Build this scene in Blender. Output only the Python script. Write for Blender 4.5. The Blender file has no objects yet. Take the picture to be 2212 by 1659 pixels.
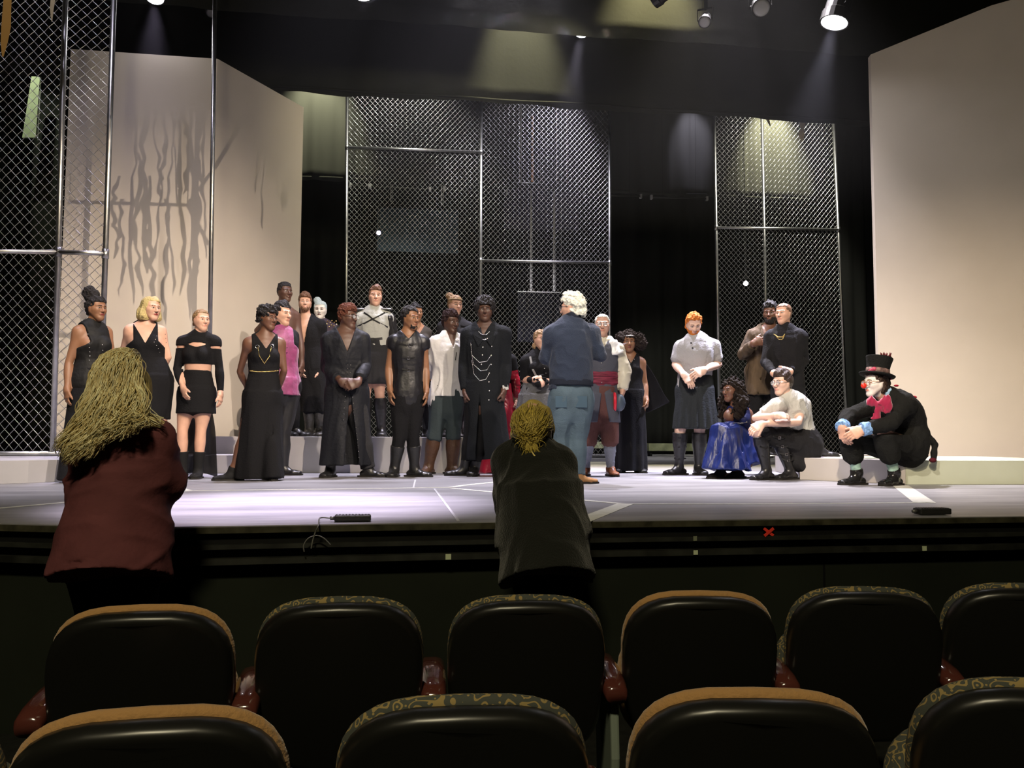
import bpy, math, random, time
import numpy as np
from mathutils import Vector, Matrix
T0 = time.time()
R = math.radians
SC = bpy.context.scene
COL = SC.collection

# ---------------------------------------------------------------- camera
EYE = 0.40                                   # eye height above the stage floor (stage floor is z = 0)
FPX = 1750.0
YAW, PITCH, ROLL = R(7.5), R(3.79), R(0.26)
cam_d = bpy.data.cameras.new('camera'); cam = bpy.data.objects.new('camera', cam_d); COL.objects.link(cam)
cam_d.sensor_width = 36; cam_d.lens = FPX * 36 / 2212; cam_d.clip_start = 0.05; cam_d.clip_end = 200
CM = Matrix.Rotation(-YAW, 4, 'Z') @ Matrix.Rotation(R(90) + PITCH, 4, 'X') @ Matrix.Rotation(ROLL, 4, 'Z')
cam.matrix_world = Matrix.Translation((0, 0, EYE)) @ CM
SC.camera = cam
SC.view_settings.view_transform = 'Standard'; SC.view_settings.look = 'None'
SC.view_settings.gamma = 1; SC.view_settings.exposure = 0.0; SC.view_settings.use_curve_mapping = False
SC.cycles.max_bounces = 4; SC.cycles.diffuse_bounces = 2; SC.cycles.glossy_bounces = 2
SC.cycles.transmission_bounces = 2; SC.cycles.transparent_max_bounces = 6; SC.cycles.volume_bounces = 0
SC.cycles.caustics_reflective = False; SC.cycles.caustics_refractive = False
SC.cycles.sample_clamp_indirect = 3.0

M3 = np.array(CM.to_3x3()); ORG = np.array([0, 0, EYE])
FH = np.array([math.sin(YAW), math.cos(YAW), 0.0]); RH = np.array([math.cos(YAW), -math.sin(YAW), 0.0]); UP = np.array([0, 0, 1.0])
def ray(px, py):
    d = M3 @ np.array([(px - 1106) / FPX, -(py - 829.5) / FPX, -1.0]); return d / np.linalg.norm(d)
def P(px, py, D):
    """the point seen at photo pixel (px, py) standing D metres in front of the camera (horizontally)"""
    d = ray(px, py); return ORG + d * (D / (d @ FH))
def G(px, py, z=0.0):
    d = ray(px, py); return ORG + d * ((z - EYE) / d[2])
def PX(p):
    q = M3.T @ (np.asarray(p, float) - ORG); return np.array([1106 + FPX * q[0] / -q[2], 829.5 - FPX * q[1] / -q[2]])
def nrm(v):
    v = np.asarray(v, float); return v / (np.linalg.norm(v) + 1e-12)

# ---------------------------------------------------------------- light
W = bpy.data.worlds.new('world'); SC.world = W; W.use_nodes = True
bg = W.node_tree.nodes['Background']; bg.inputs[0].default_value = (0.75, 0.8, 0.6, 1); bg.inputs[1].default_value = 0.006
def spot(name, loc, to, power, color, angle=40, blend=0.5, radius=0.06):
    l = bpy.data.lights.new(name, 'SPOT'); l.energy = power; l.color = color; l.spot_size = R(angle); l.spot_blend = blend
    l.shadow_soft_size = radius
    o = bpy.data.objects.new(name, l); COL.objects.link(o); o.location = loc
    o.rotation_euler = (Vector(to) - Vector(loc)).to_track_quat('-Z', 'Y').to_euler(); return o
def area(name, loc, to, power, color, sx=1, sy=1):
    l = bpy.data.lights.new(name, 'AREA'); l.energy = power; l.color = color; l.shape = 'RECTANGLE'; l.size = sx; l.size_y = sy
    o = bpy.data.objects.new(name, l); COL.objects.link(o); o.location = loc
    o.rotation_euler = (Vector(to) - Vector(loc)).to_track_quat('-Z', 'Y').to_euler(); return o
# warm front light on the scenery walls (one of them throws the shadows of the unseen strips added over the stage)
LSRC = (2.6, -2.6, 7.4)
spot('front_light_wall', LSRC, (-2.5, 9.8, .9), 6400, (1.0, .82, .64), 29, 1, .008)
spot('front_light_wall', (6.5, -2.6, 6.0), (-2.6, 9.8, .6), 500, (1.0, .80, .62), 23, 1, .08)
spot('front_light_wall', (-1.5, -2.6, 7.4), (6.9, 9.6, -.5), 5600, (1.0, .80, .60), 26, 1, .10)
# key over the acting area, hung in front of centre
spot('front_light_key', (4.6, .5, 7.2), (-1.5, 8.3, .8), 3300, (1.0, .86, .74), 34, .8, .10)
spot('front_light_key', (-1.4, .5, 7.2), (3.2, 8.0, .6), 3000, (1.0, .88, .78), 34, .8, .10)
# cool lavender toplight; the first makes the white pool near the stage edge
t_ = G(620, 1088); spot('top_light', (t_[0] + .3, t_[1] + 1.2, 7.4), t_, 11000, (.93, .80, 1.0), 21, .9, .12)
spot('top_light', (-.6, 9.4, 8.3), (-.4, 7.6, 0), 2600, (.86, .82, 1.0), 44, .8, .12)
spot('top_light', (1.2, 10.2, 8.3), (1.3, 8.6, 0), 8000, (.92, .86, 1.0), 56, .8, .12)
spot('top_light', (4.0, 9.6, 8.3), (3.9, 8.2, 0), 7000, (1.0, .92, .96), 52, .8, .12)
spot('top_light', (-4.0, 5.0, 8.3), (-4.1, 6.9, 0), 1700, (.90, .85, 1.0), 36, .8, .12)
# on the wire fences and border curtains upstage
def aimed(px, py, Y, back, z, power, col, ang, name):
    q = PY_(px, py, Y); spot(name, (q[0], Y - back, z), q, power, col, ang, .9, .06)
def PY_(px, py, Y):
    d = ray(px, py); return ORG + d * (Y / d[1])
aimed(1200, 370, 15.0, 1.7, 8.7, 5200, (.85, .80, 1.0), 34, 'wire_light')
aimed(1150, 560, 15.0, 2.4, 8.7, 1400, (.90, .86, 1.0), 60, 'wire_light')
aimed(860, 430, 15.0, 2.0, 8.7, 1700, (1.0, .97, .85), 62, 'wire_light')
aimed(1690, 420, 14.6, 2.0, 8.7, 2600, (1.0, .96, .82), 56, 'wire_light')
aimed(150, 330, 8.75, 1.6, 7.6, 220, (.85, .80, 1.0), 60, 'wire_light')
aimed(1125, 185, 12.0, .9, 8.8, 5200, (1.0, .92, .62), 33, 'border_light')
aimed(1412, 66, 10.2, .7, 8.0, 5000, (1.0, .88, .50), 44, 'border_light')
aimed(688, 250, 17.4, 1.0, 8.8, 900, (1.0, .95, .66), 60, 'border_light')
aimed(1665, 320, 17.4, 1.0, 8.8, 2200, (1.0, .93, .62), 50, 'border_light')
aimed(1495, 300, 17.4, 1.0, 8.8, 450, (.80, .74, 1.0), 34, 'border_light')
aimed(310, 130, 9.7, .8, 7.4, 60, (.80, .70, 1.0), 40, 'wall_top_light')
aimed(60, 230, 15.8, 1.5, 8.6, 300, (.9, 1.0, .7), 40, 'slot_panel_light')  # lamp on the panel that stands in for the lit slot
# dim yellow house work light above the stage edge and the seats
area('house_work_light', (-1.0, -1.8, 5.4), (-.5, 2.8, -.1), 250, (1.0, .87, .56), .9, .5)


# ---------------------------------------------------------------- materials
MATS = {}
def mat(name, col=(0.5, 0.5, 0.5), rough=0.6, metal=0.0, bump=0.0, bscale=40, var=0.0, vscale=6, spec=None, emit=0, ecol=None, sheen=0, stretch=(1, 1, 1), sss=0, coat=0):
    if name in MATS: return MATS[name]
    if spec is None: spec = .5 if rough < .56 or metal > 0 else .18
    m = bpy.data.materials.new(name); m.use_nodes = True; nt = m.node_tree; b = nt.nodes['Principled BSDF']
    b.inputs['Base Color'].default_value = (*col, 1); b.inputs['Roughness'].default_value = rough; b.inputs['Metallic'].default_value = metal
    b.inputs['Specular IOR Level'].default_value = spec
    if sheen: b.inputs['Sheen Weight'].default_value = sheen
    if coat: b.inputs['Coat Weight'].default_value = coat
    if emit: b.inputs['Emission Color'].default_value = (*(ecol or col), 1); b.inputs['Emission Strength'].default_value = emit
    if bump or var:
        tc = nt.nodes.new('ShaderNodeTexCoord'); mp = nt.nodes.new('ShaderNodeMapping'); mp.inputs['Scale'].default_value = stretch
        nt.links.new(tc.outputs['Object'], mp.inputs[0])
    if bump:
        n = nt.nodes.new('ShaderNodeTexNoise'); n.inputs['Scale'].default_value = bscale; n.inputs['Detail'].default_value = 4
        bp = nt.nodes.new('ShaderNodeBump'); bp.inputs['Strength'].default_value = bump; bp.inputs['Distance'].default_value = 0.02
        nt.links.new(mp.outputs[0], n.inputs['Vector']); nt.links.new(n.outputs[0], bp.inputs['Height']); nt.links.new(bp.outputs[0], b.inputs['Normal'])
    if var:
        n = nt.nodes.new('ShaderNodeTexNoise'); n.inputs['Scale'].default_value = vscale; n.inputs['Detail'].default_value = 5
        r = nt.nodes.new('ShaderNodeValToRGB'); r.color_ramp.elements[0].position = 0.3; r.color_ramp.elements[1].position = 0.7
        r.color_ramp.elements[0].color = (*[c * (1 - var) for c in col], 1); r.color_ramp.elements[1].color = (*[min(1, c * (1 + var)) for c in col], 1)
        nt.links.new(mp.outputs[0], n.inputs['Vector']); nt.links.new(n.outputs[0], r.inputs[0]); nt.links.new(r.outputs[0], b.inputs['Base Color'])
    MATS[name] = m; return m

# ---------------------------------------------------------------- object helpers
def attach(o, parent):
    if parent is None: return
    o.parent = parent; o.matrix_parent_inverse = Matrix.Translation(-Vector(parent.location)) if parent.parent is None else Matrix.Identity(4)
def mesh_obj(name, verts, faces, m, parent=None, smooth=True, mi=None, mats=None):
    """verts: n x 3 array; faces: m x 4 / m x 3 array or a list of index tuples"""
    me = bpy.data.meshes.new(name); v = np.ascontiguousarray(verts, dtype=np.float32)
    if isinstance(faces, np.ndarray) and len(faces):
        k = faces.shape[1]
        me.vertices.add(len(v)); me.vertices.foreach_set('co', v.ravel())
        me.loops.add(faces.size); me.loops.foreach_set('vertex_index', faces.astype(np.int32).ravel())
        me.polygons.add(len(faces)); me.polygons.foreach_set('loop_start', (np.arange(len(faces)) * k).astype(np.int32))
        me.update(calc_edges=True)
    else:
        me.from_pydata([tuple(map(float, x)) for x in v], [], [tuple(map(int, f)) for f in faces]); me.update()
    for mm in (mats or [m]): me.materials.append(mm)
    if mi is not None: me.polygons.foreach_set('material_index', np.asarray(mi, dtype=np.int32))
    if smooth: me.polygons.foreach_set('use_smooth', np.ones(len(me.polygons), dtype=bool))
    me.update()
    o = bpy.data.objects.new(name, me); COL.objects.link(o)
    attach(o, parent)
    return o
def tag(o, label=None, cat=None, group=None, kind=None):
    if label: o['label'] = label
    if cat: o['category'] = cat
    if group: o['group'] = group
    if kind: o['kind'] = kind
    return o
def thing(name, label, cat, loc=(0, 0, 0), group=None):
    o = bpy.data.objects.new(name, None); COL.objects.link(o); o.location = Vector(loc); o.empty_display_size = 0.1
    return tag(o, label, cat, group)
class MB:
    """collects boxes, tubes, prisms into ONE mesh"""
    def __init__(s): s.v = []; s.f = []
    def add(s, vs, fs):
        n = len(s.v); s.v += [tuple(map(float, x)) for x in vs]; s.f += [tuple(n + i for i in f) for f in fs]; return s
    def box(s, c, size, ax=None):
        c = np.asarray(c, float); ax = np.eye(3) if ax is None else np.asarray(ax, float)
        vs = [c + ax[0] * size[0] / 2 * i + ax[1] * size[1] / 2 * j + ax[2] * size[2] / 2 * k for i in (-1, 1) for j in (-1, 1) for k in (-1, 1)]
        return s.add(vs, [(0, 1, 3, 2), (4, 6, 7, 5), (0, 4, 5, 1), (2, 3, 7, 6), (0, 2, 6, 4), (1, 5, 7, 3)])
    def bar(s, a, b, w, h, up=(0, 0, 1)):
        a = np.asarray(a, float); b = np.asarray(b, float); d = nrm(b - a); x = nrm(np.cross(d, up)); y = np.cross(x, d)
        return s.box((a + b) / 2, (np.linalg.norm(b - a), w, h), (d, x, y))
    def tube(s, pts, r, n=8, cap=True):
        pts = [np.asarray(p, float) for p in pts]; m = len(pts); rs = [r] * m if np.isscalar(r) else list(r)
        up = None; vs = []
        for i, p in enumerate(pts):
            d = nrm(pts[min(i + 1, m - 1)] - pts[max(i - 1, 0)])
            if up is None: up = np.array([0, 0, 1.0]) if abs(d[2]) < 0.9 else np.array([1.0, 0, 0])
            x = nrm(np.cross(d, up)); y = np.cross(x, d); up = y
            for k in range(n):
                a = 2 * math.pi * k / n; vs.append(p + (x * math.cos(a) + y * math.sin(a)) * rs[i])
        fs = [(i * n + k, i * n + (k + 1) % n, (i + 1) * n + (k + 1) % n, (i + 1) * n + k) for i in range(m - 1) for k in range(n)]
        if cap: fs += [tuple(range(n - 1, -1, -1)), tuple((m - 1) * n + k for k in range(n))]
        return s.add(vs, fs)
    def sphere(s, c, r, nu=10, nv=6, sc=(1, 1, 1)):
        c = np.asarray(c, float); vs = [c + np.array([0, 0, r * sc[2]])]
        for j in range(1, nv):
            t = math.pi * j / nv
            for k in range(nu):
                a = 2 * math.pi * k / nu; vs.append(c + np.array([math.sin(t) * math.cos(a) * sc[0], math.sin(t) * math.sin(a) * sc[1], math.cos(t) * sc[2]]) * r)
        vs.append(c - np.array([0, 0, r * sc[2]])); L = len(vs) - 1; fs = []
        for k in range(nu): fs.append((0, 1 + k, 1 + (k + 1) % nu)); fs.append((L, L - nu + (k + 1) % nu, L - nu + k))
        for j in range(nv - 2):
            for k in range(nu): fs.append((1 + j * nu + k, 1 + (j + 1) * nu + k, 1 + (j + 1) * nu + (k + 1) % nu, 1 + j * nu + (k + 1) % nu))
        return s.add(vs, fs)
    def lathe(s, prof, c, ax=(0, 0, 1), n=20, ref=None):
        """prof: list of (radius, height along ax)"""
        c = np.asarray(c, float); ax = nrm(ax); x = nrm(np.cross(ax, (0.3, 0.9, 0.2) if ref is None else ref)); y = np.cross(ax, x); vs = []
        for r, h in prof:
            for k in range(n):
                a = 2 * math.pi * k / n; vs.append(c + ax * h + (x * math.cos(a) + y * math.sin(a)) * r)
        m = len(prof); fs = [(i * n + k, i * n + (k + 1) % n, (i + 1) * n + (k + 1) % n, (i + 1) * n + k) for i in range(m - 1) for k in range(n)]
        fs += [tuple(range(n - 1, -1, -1)), tuple((m - 1) * n + k for k in range(n))]
        return s.add(vs, fs)
    def prism(s, poly, off):
        """poly: list of 3-D points (a flat outline), extruded by the vector off"""
        n = len(poly); off = np.asarray(off, float); vs = [np.asarray(p, float) for p in poly] + [np.asarray(p, float) + off for p in poly]
        return s.add(vs, [tuple(range(n)), tuple(range(2 * n - 1, n - 1, -1))] + [(i, i + n, (i + 1) % n + n, (i + 1) % n) for i in range(n)])
    def build(s, name, m, parent=None, smooth=False, bevel=0):
        me = bpy.data.meshes.new(name); me.from_pydata(s.v, [], s.f); me.validate(); me.materials.append(m)
        import bmesh
        bm = bmesh.new(); bm.from_mesh(me); bmesh.ops.recalc_face_normals(bm, faces=bm.faces); bm.to_mesh(me); bm.free()
        if smooth: me.polygons.foreach_set('use_smooth', np.ones(len(me.polygons), dtype=bool))
        me.update(); o = bpy.data.objects.new(name, me); COL.objects.link(o)
        attach(o, parent)
        if bevel:
            b = o.modifiers.new('bevel', 'BEVEL'); b.width = bevel; b.segments = 2; b.limit_method = 'ANGLE'
        return o
# ---------------------------------------------------------------- signed-distance modelling: smooth unions of tapered elliptical segments, meshed with surface nets
rng = np.random.default_rng(7)
class Pr:
    __slots__ = ('A', 'B', 'a0', 'b0', 'a1', 'b1', 'U', 'cap', 'k', 'op', 'pl', 'V')
    def __init__(s, A, B, r0, r1=None, U=(1, 0, 0), cap=None, k=0.02, op='u', pl=None):
        s.A = np.asarray(A, float); s.B = np.asarray(B, float)
        r1 = r0 if r1 is None else r1
        s.a0, s.b0 = (r0, r0) if np.isscalar(r0) else r0; s.a1, s.b1 = (r1, r1) if np.isscalar(r1) else r1
        s.cap = cap; s.k = k; s.op = op; s.pl = pl
        ab = s.B - s.A; L = np.linalg.norm(ab); ax = ab / L if L > 1e-9 else np.array([0, 0, 1.0])
        U = np.asarray(U, float); U = U - ax * (U @ ax)
        if np.linalg.norm(U) < 1e-6: U = np.cross(ax, (0.2, 0.5, 0.9))
        s.U = nrm(U); s.V = np.cross(ax, s.U)
    def ev(s, p):
        ab = s.B - s.A; L2 = ab @ ab; q = p - s.A.astype(np.float32)
        if L2 < 1e-12:
            t = np.zeros(len(p), np.float32); w = q @ np.cross(s.U, s.V).astype(np.float32)
        else:
            tt = (q @ ab.astype(np.float32)) / np.float32(L2); t = np.clip(tt, 0, 1); w = (tt - t) * np.float32(math.sqrt(L2))
        u = q @ s.U.astype(np.float32); v = q @ s.V.astype(np.float32)
        a = s.a0 + (s.a1 - s.a0) * t; b = s.b0 + (s.b1 - s.b0) * t
        if s.pl:
            n, a0, a1, ph = s.pl; m = 1 + (a0 + (a1 - a0) * t) * np.sin(n * np.arctan2(v, u) + ph); a = a * m; b = b * m
        if s.cap is not None and s.cap <= 0.02:
            return np.maximum((np.sqrt((u / a) ** 2 + (v / b) ** 2) - 1) * np.minimum(a, b), np.abs(w) - s.cap)
        mn = np.minimum(a, b); c = mn if s.cap is None else s.cap
        return (np.sqrt((u / a) ** 2 + (v / b) ** 2 + (w / c) ** 2) - 1) * (mn if s.cap is None else np.minimum(mn, c))
    def ctr(s): return (s.A + s.B) / 2, np.linalg.norm(s.B - s.A) / 2 + max(s.a0, s.a1, s.b0, s.b1)
class Ch:
    """a chain of segments joined edge to edge, blended into the rest as one"""
    __slots__ = ('segs', 'k', 'op', 'A', 'B', 'a0', 'b0', 'a1', 'b1', '_c')
    def __init__(s, segs, k=.02, op='u'):
        s.segs = segs; s.k = k; s.op = op; m = max(max(q.a0, q.b0, q.a1, q.b1) for q in segs)
        s.A = np.min([np.minimum(q.A, q.B) for q in segs], 0); s.B = np.max([np.maximum(q.A, q.B) for q in segs], 0)
        s.a0 = s.b0 = s.a1 = s.b1 = m; s._c = ((s.A + s.B) / 2, np.linalg.norm(s.B - s.A) / 2 + m)
    def ev(s, p):
        d = s.segs[0].ev(p)
        for q in s.segs[1:]: d = np.minimum(d, q.ev(p))
        return d
    def ctr(s): return s._c
def comb(d, e, k, op):
    if op == 'u':
        h = np.maximum(k - np.abs(d - e), 0) / k; return np.minimum(d, e) - h * h * k * 0.25
    e = -e; h = np.maximum(k - np.abs(d - e), 0) / k; return np.maximum(d, e) + h * h * k * 0.25
def field(prims, p, bs=None):
    """p: n x 3 points; bs = (block centres, block radius, points per block) culls far primitives"""
    p = np.asarray(p, np.float32); d = np.full(len(p), 0.25, np.float32)
    for pr in prims:
        if bs is None: d = comb(d, pr.ev(p), pr.k, pr.op)
        else:
            c, r = pr.ctr(); near = np.linalg.norm(bs[0] - c, axis=1) < r + bs[1] + 0.05
            if not near.any(): continue
            idx = (np.nonzero(near)[0][:, None] * bs[2] + np.arange(bs[2])).ravel()
            d[idx] = comb(d[idx], pr.ev(p[idx]), pr.k, pr.op)
    return d
CORN = np.array([[i, j, k] for i in (0, 1) for j in (0, 1) for k in (0, 1)])
def snet(prims, h, post=None, box=None, slack=0.03):
    """surface-nets mesh of the primitives' smooth union: (verts, quads)"""
    if box is None:
        lo = np.min([np.minimum(q.A, q.B) - max(q.a0, q.a1, q.b0, q.b1) for q in prims if q.op == 'u'], axis=0) - 0.02
        hi = np.max([np.maximum(q.A, q.B) + max(q.a0, q.a1, q.b0, q.b1) for q in prims if q.op == 'u'], axis=0) + 0.02
    else: lo, hi = np.asarray(box[0], float), np.asarray(box[1], float)
    Bn = 8; nb = np.ceil((hi - lo) / h / Bn).astype(int) + 1
    bi = np.stack(np.meshgrid(*[np.arange(n) for n in nb], indexing='ij'), -1).reshape(-1, 3)
    bc = lo + (bi * Bn + (Bn - 1) / 2) * h; br = Bn * h * 0.87
    dc = field(prims, bc)
    near = (np.abs(dc) < br + slack)
    dims = nb * Bn; V = np.empty(dims, np.float32)
    V.reshape(nb[0], Bn, nb[1], Bn, nb[2], Bn)[...] = np.where(dc < 0, -1, 1).reshape(nb[0], 1, nb[1], 1, nb[2], 1)
    g = np.stack(np.meshgrid(*[np.arange(Bn)] * 3, indexing='ij'), -1).reshape(-1, 3)
    bn = bi[near]; pts = (lo + ((bn[:, None, :] * Bn + g[None]) * h)).reshape(-1, 3).astype(np.float32)
    d = field(prims, pts, (bc[near], br, Bn ** 3))
    if post is not None: d = post(pts, d)
    ii = (bn[:, None, :] * Bn + g[None]).reshape(-1, 3); V[ii[:, 0], ii[:, 1], ii[:, 2]] = d
    V[0] = 1; V[-1] = 1; V[:, 0] = 1; V[:, -1] = 1; V[:, :, 0] = 1; V[:, :, -1] = 1
    I = V < 0; s = np.zeros(tuple(dims - 1), np.int8)
    for c in CORN: s += I[c[0]:dims[0] - 1 + c[0], c[1]:dims[1] - 1 + c[1], c[2]:dims[2] - 1 + c[2]]
    act = np.argwhere((s > 0) & (s < 8))
    if len(act) == 0: return np.zeros((0, 3)), np.zeros((0, 4), int)
    cv = np.stack([V[act[:, 0] + c[0], act[:, 1] + c[1], act[:, 2] + c[2]] for c in CORN], 1)
    acc = np.zeros((len(act), 3)); cnt = np.zeros(len(act))
    for a in range(8):
        for b in range(a + 1, 8):
            if np.abs(CORN[a] - CORN[b]).sum() != 1: continue
            x = (cv[:, a] < 0) != (cv[:, b] < 0); t = cv[x, a] / (cv[x, a] - cv[x, b])
            acc[x] += CORN[a] + (CORN[b] - CORN[a]) * t[:, None]; cnt[x] += 1
    verts = lo + (act + acc / cnt[:, None]) * h
    ids = np.full(tuple(dims - 1), -1, np.int32); ids[act[:, 0], act[:, 1], act[:, 2]] = np.arange(len(act))
    Q = []
    for ax in range(3):
        o = [1, 1, 1]; o[ax] = 0; b, c = [(1, 2), (2, 0), (0, 1)][ax]
        s1 = [slice(1, n - 1) for n in dims]; s2 = [slice(1, n - 1) for n in dims]; s1[ax] = slice(0, dims[ax] - 1); s2[ax] = slice(1, dims[ax])
        x = np.argwhere(I[tuple(s1)] != I[tuple(s2)]) + o
        if not len(x): continue
        sg = I[x[:, 0], x[:, 1], x[:, 2]]; eb = np.zeros(3, int); eb[b] = 1; ec = np.zeros(3, int); ec[c] = 1
        q = np.stack([ids[tuple((x - eb - ec).T)], ids[tuple((x - ec).T)], ids[tuple(x.T)], ids[tuple((x - eb).T)]], 1)
        q[~sg] = q[~sg][:, ::-1]; Q.append(q)
    Q = np.concatenate(Q); Q = Q[(Q >= 0).all(1)]
    return verts, Q
def cull_verts(v, f, keep):
    f = f[keep]; u = np.unique(f); m = np.full(len(v), -1); m[u] = np.arange(len(u)); return v[u], m[f]
_NK = rng.normal(size=(14, 3)); _NK /= np.linalg.norm(_NK, axis=1)[:, None]; _NP = rng.uniform(0, 6.28, 14)
def sn(p, f, sc=(1, 1, 1), n=7):
    """smooth pseudo-noise about -1..1 at frequency f (cycles per metre), axes scaled by sc"""
    q = p * np.asarray(sc, np.float32); o = 0
    for i in range(n): o = o + np.sin(q @ (_NK[i] * f * 6.28 * (0.6 + 0.11 * i)).astype(np.float32) + _NP[i])
    return o / math.sqrt(n) * 0.9
# ---------------------------------------------------------------- people
SKIN = dict(dark=(0.13, 0.058, 0.034), deep=(0.085, 0.04, 0.026), brown=(0.24, 0.115, 0.06), tan=(0.36, 0.18, 0.1), fair=(0.62, 0.36, 0.26), pale=(0.75, 0.5, 0.4), white=(0.78, 0.72, 0.68))
def skin_mats(key, lips=None):
    c = SKIN[key]; s = mat('skin_' + key, c, rough=0.5, bump=0.05, bscale=60, var=0.12, vscale=9)
    lp = lips or (c[0] * 0.85, c[1] * 0.62, c[2] * 0.65)
    dk = key in ('dark', 'deep', 'brown')
    return [s, mat('lips_%s%s' % (key, '' if lips is None else '_painted'), lp, rough=0.35), mat('eye_white', (0.34, 0.32, 0.3), rough=0.3),
            mat('iris_dark', (0.012, 0.008, 0.006), rough=0.15), mat('brow_%s' % ('dark' if dk else 'brown'), (0.012, 0.008, 0.006) if dk else (0.09, 0.045, 0.022), rough=0.8),
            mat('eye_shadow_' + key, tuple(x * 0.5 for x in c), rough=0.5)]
def rotv(v, ax, a):
    v = np.asarray(v, float); ax = nrm(ax); return v * math.cos(a) + np.cross(ax, v) * math.sin(a) + ax * (ax @ v) * (1 - math.cos(a))
ARM_T = [0, .15, .5, .9, 1, 1.12, 1.35, 1.7, 1.95, 2]; ARM_M = [.052, .05, .043, .037, .036, .040, .041, .031, .026, .026]
LEG_T = [0, .2, .6, .93, 1, 1.1, 1.3, 1.6, 1.85, 2]; LEG_M = [.092, .092, .074, .056, .055, .052, .058, .044, .034, .036]
def smooth_prof(T, V, t):
    t = np.clip(t, T[0], T[-1]); w = (T[-1] - T[0]) * .035; return float(np.mean([np.interp(t + o * w, T, V) for o in (-1, -.5, 0, .5, 1)]))
TOR_T = [-.16, 0, .15, .4, .62, .8, .93, 1.02]
TOR_A = dict(m=[.135, .165, .16, .145, .165, .172, .13, .075], f=[.145, .178, .165, .127, .148, .148, .11, .06])
TOR_B = dict(m=[.105, .118, .112, .102, .12, .12, .095, .065], f=[.112, .128, .115, .092, .107, .104, .08, .052])

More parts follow.
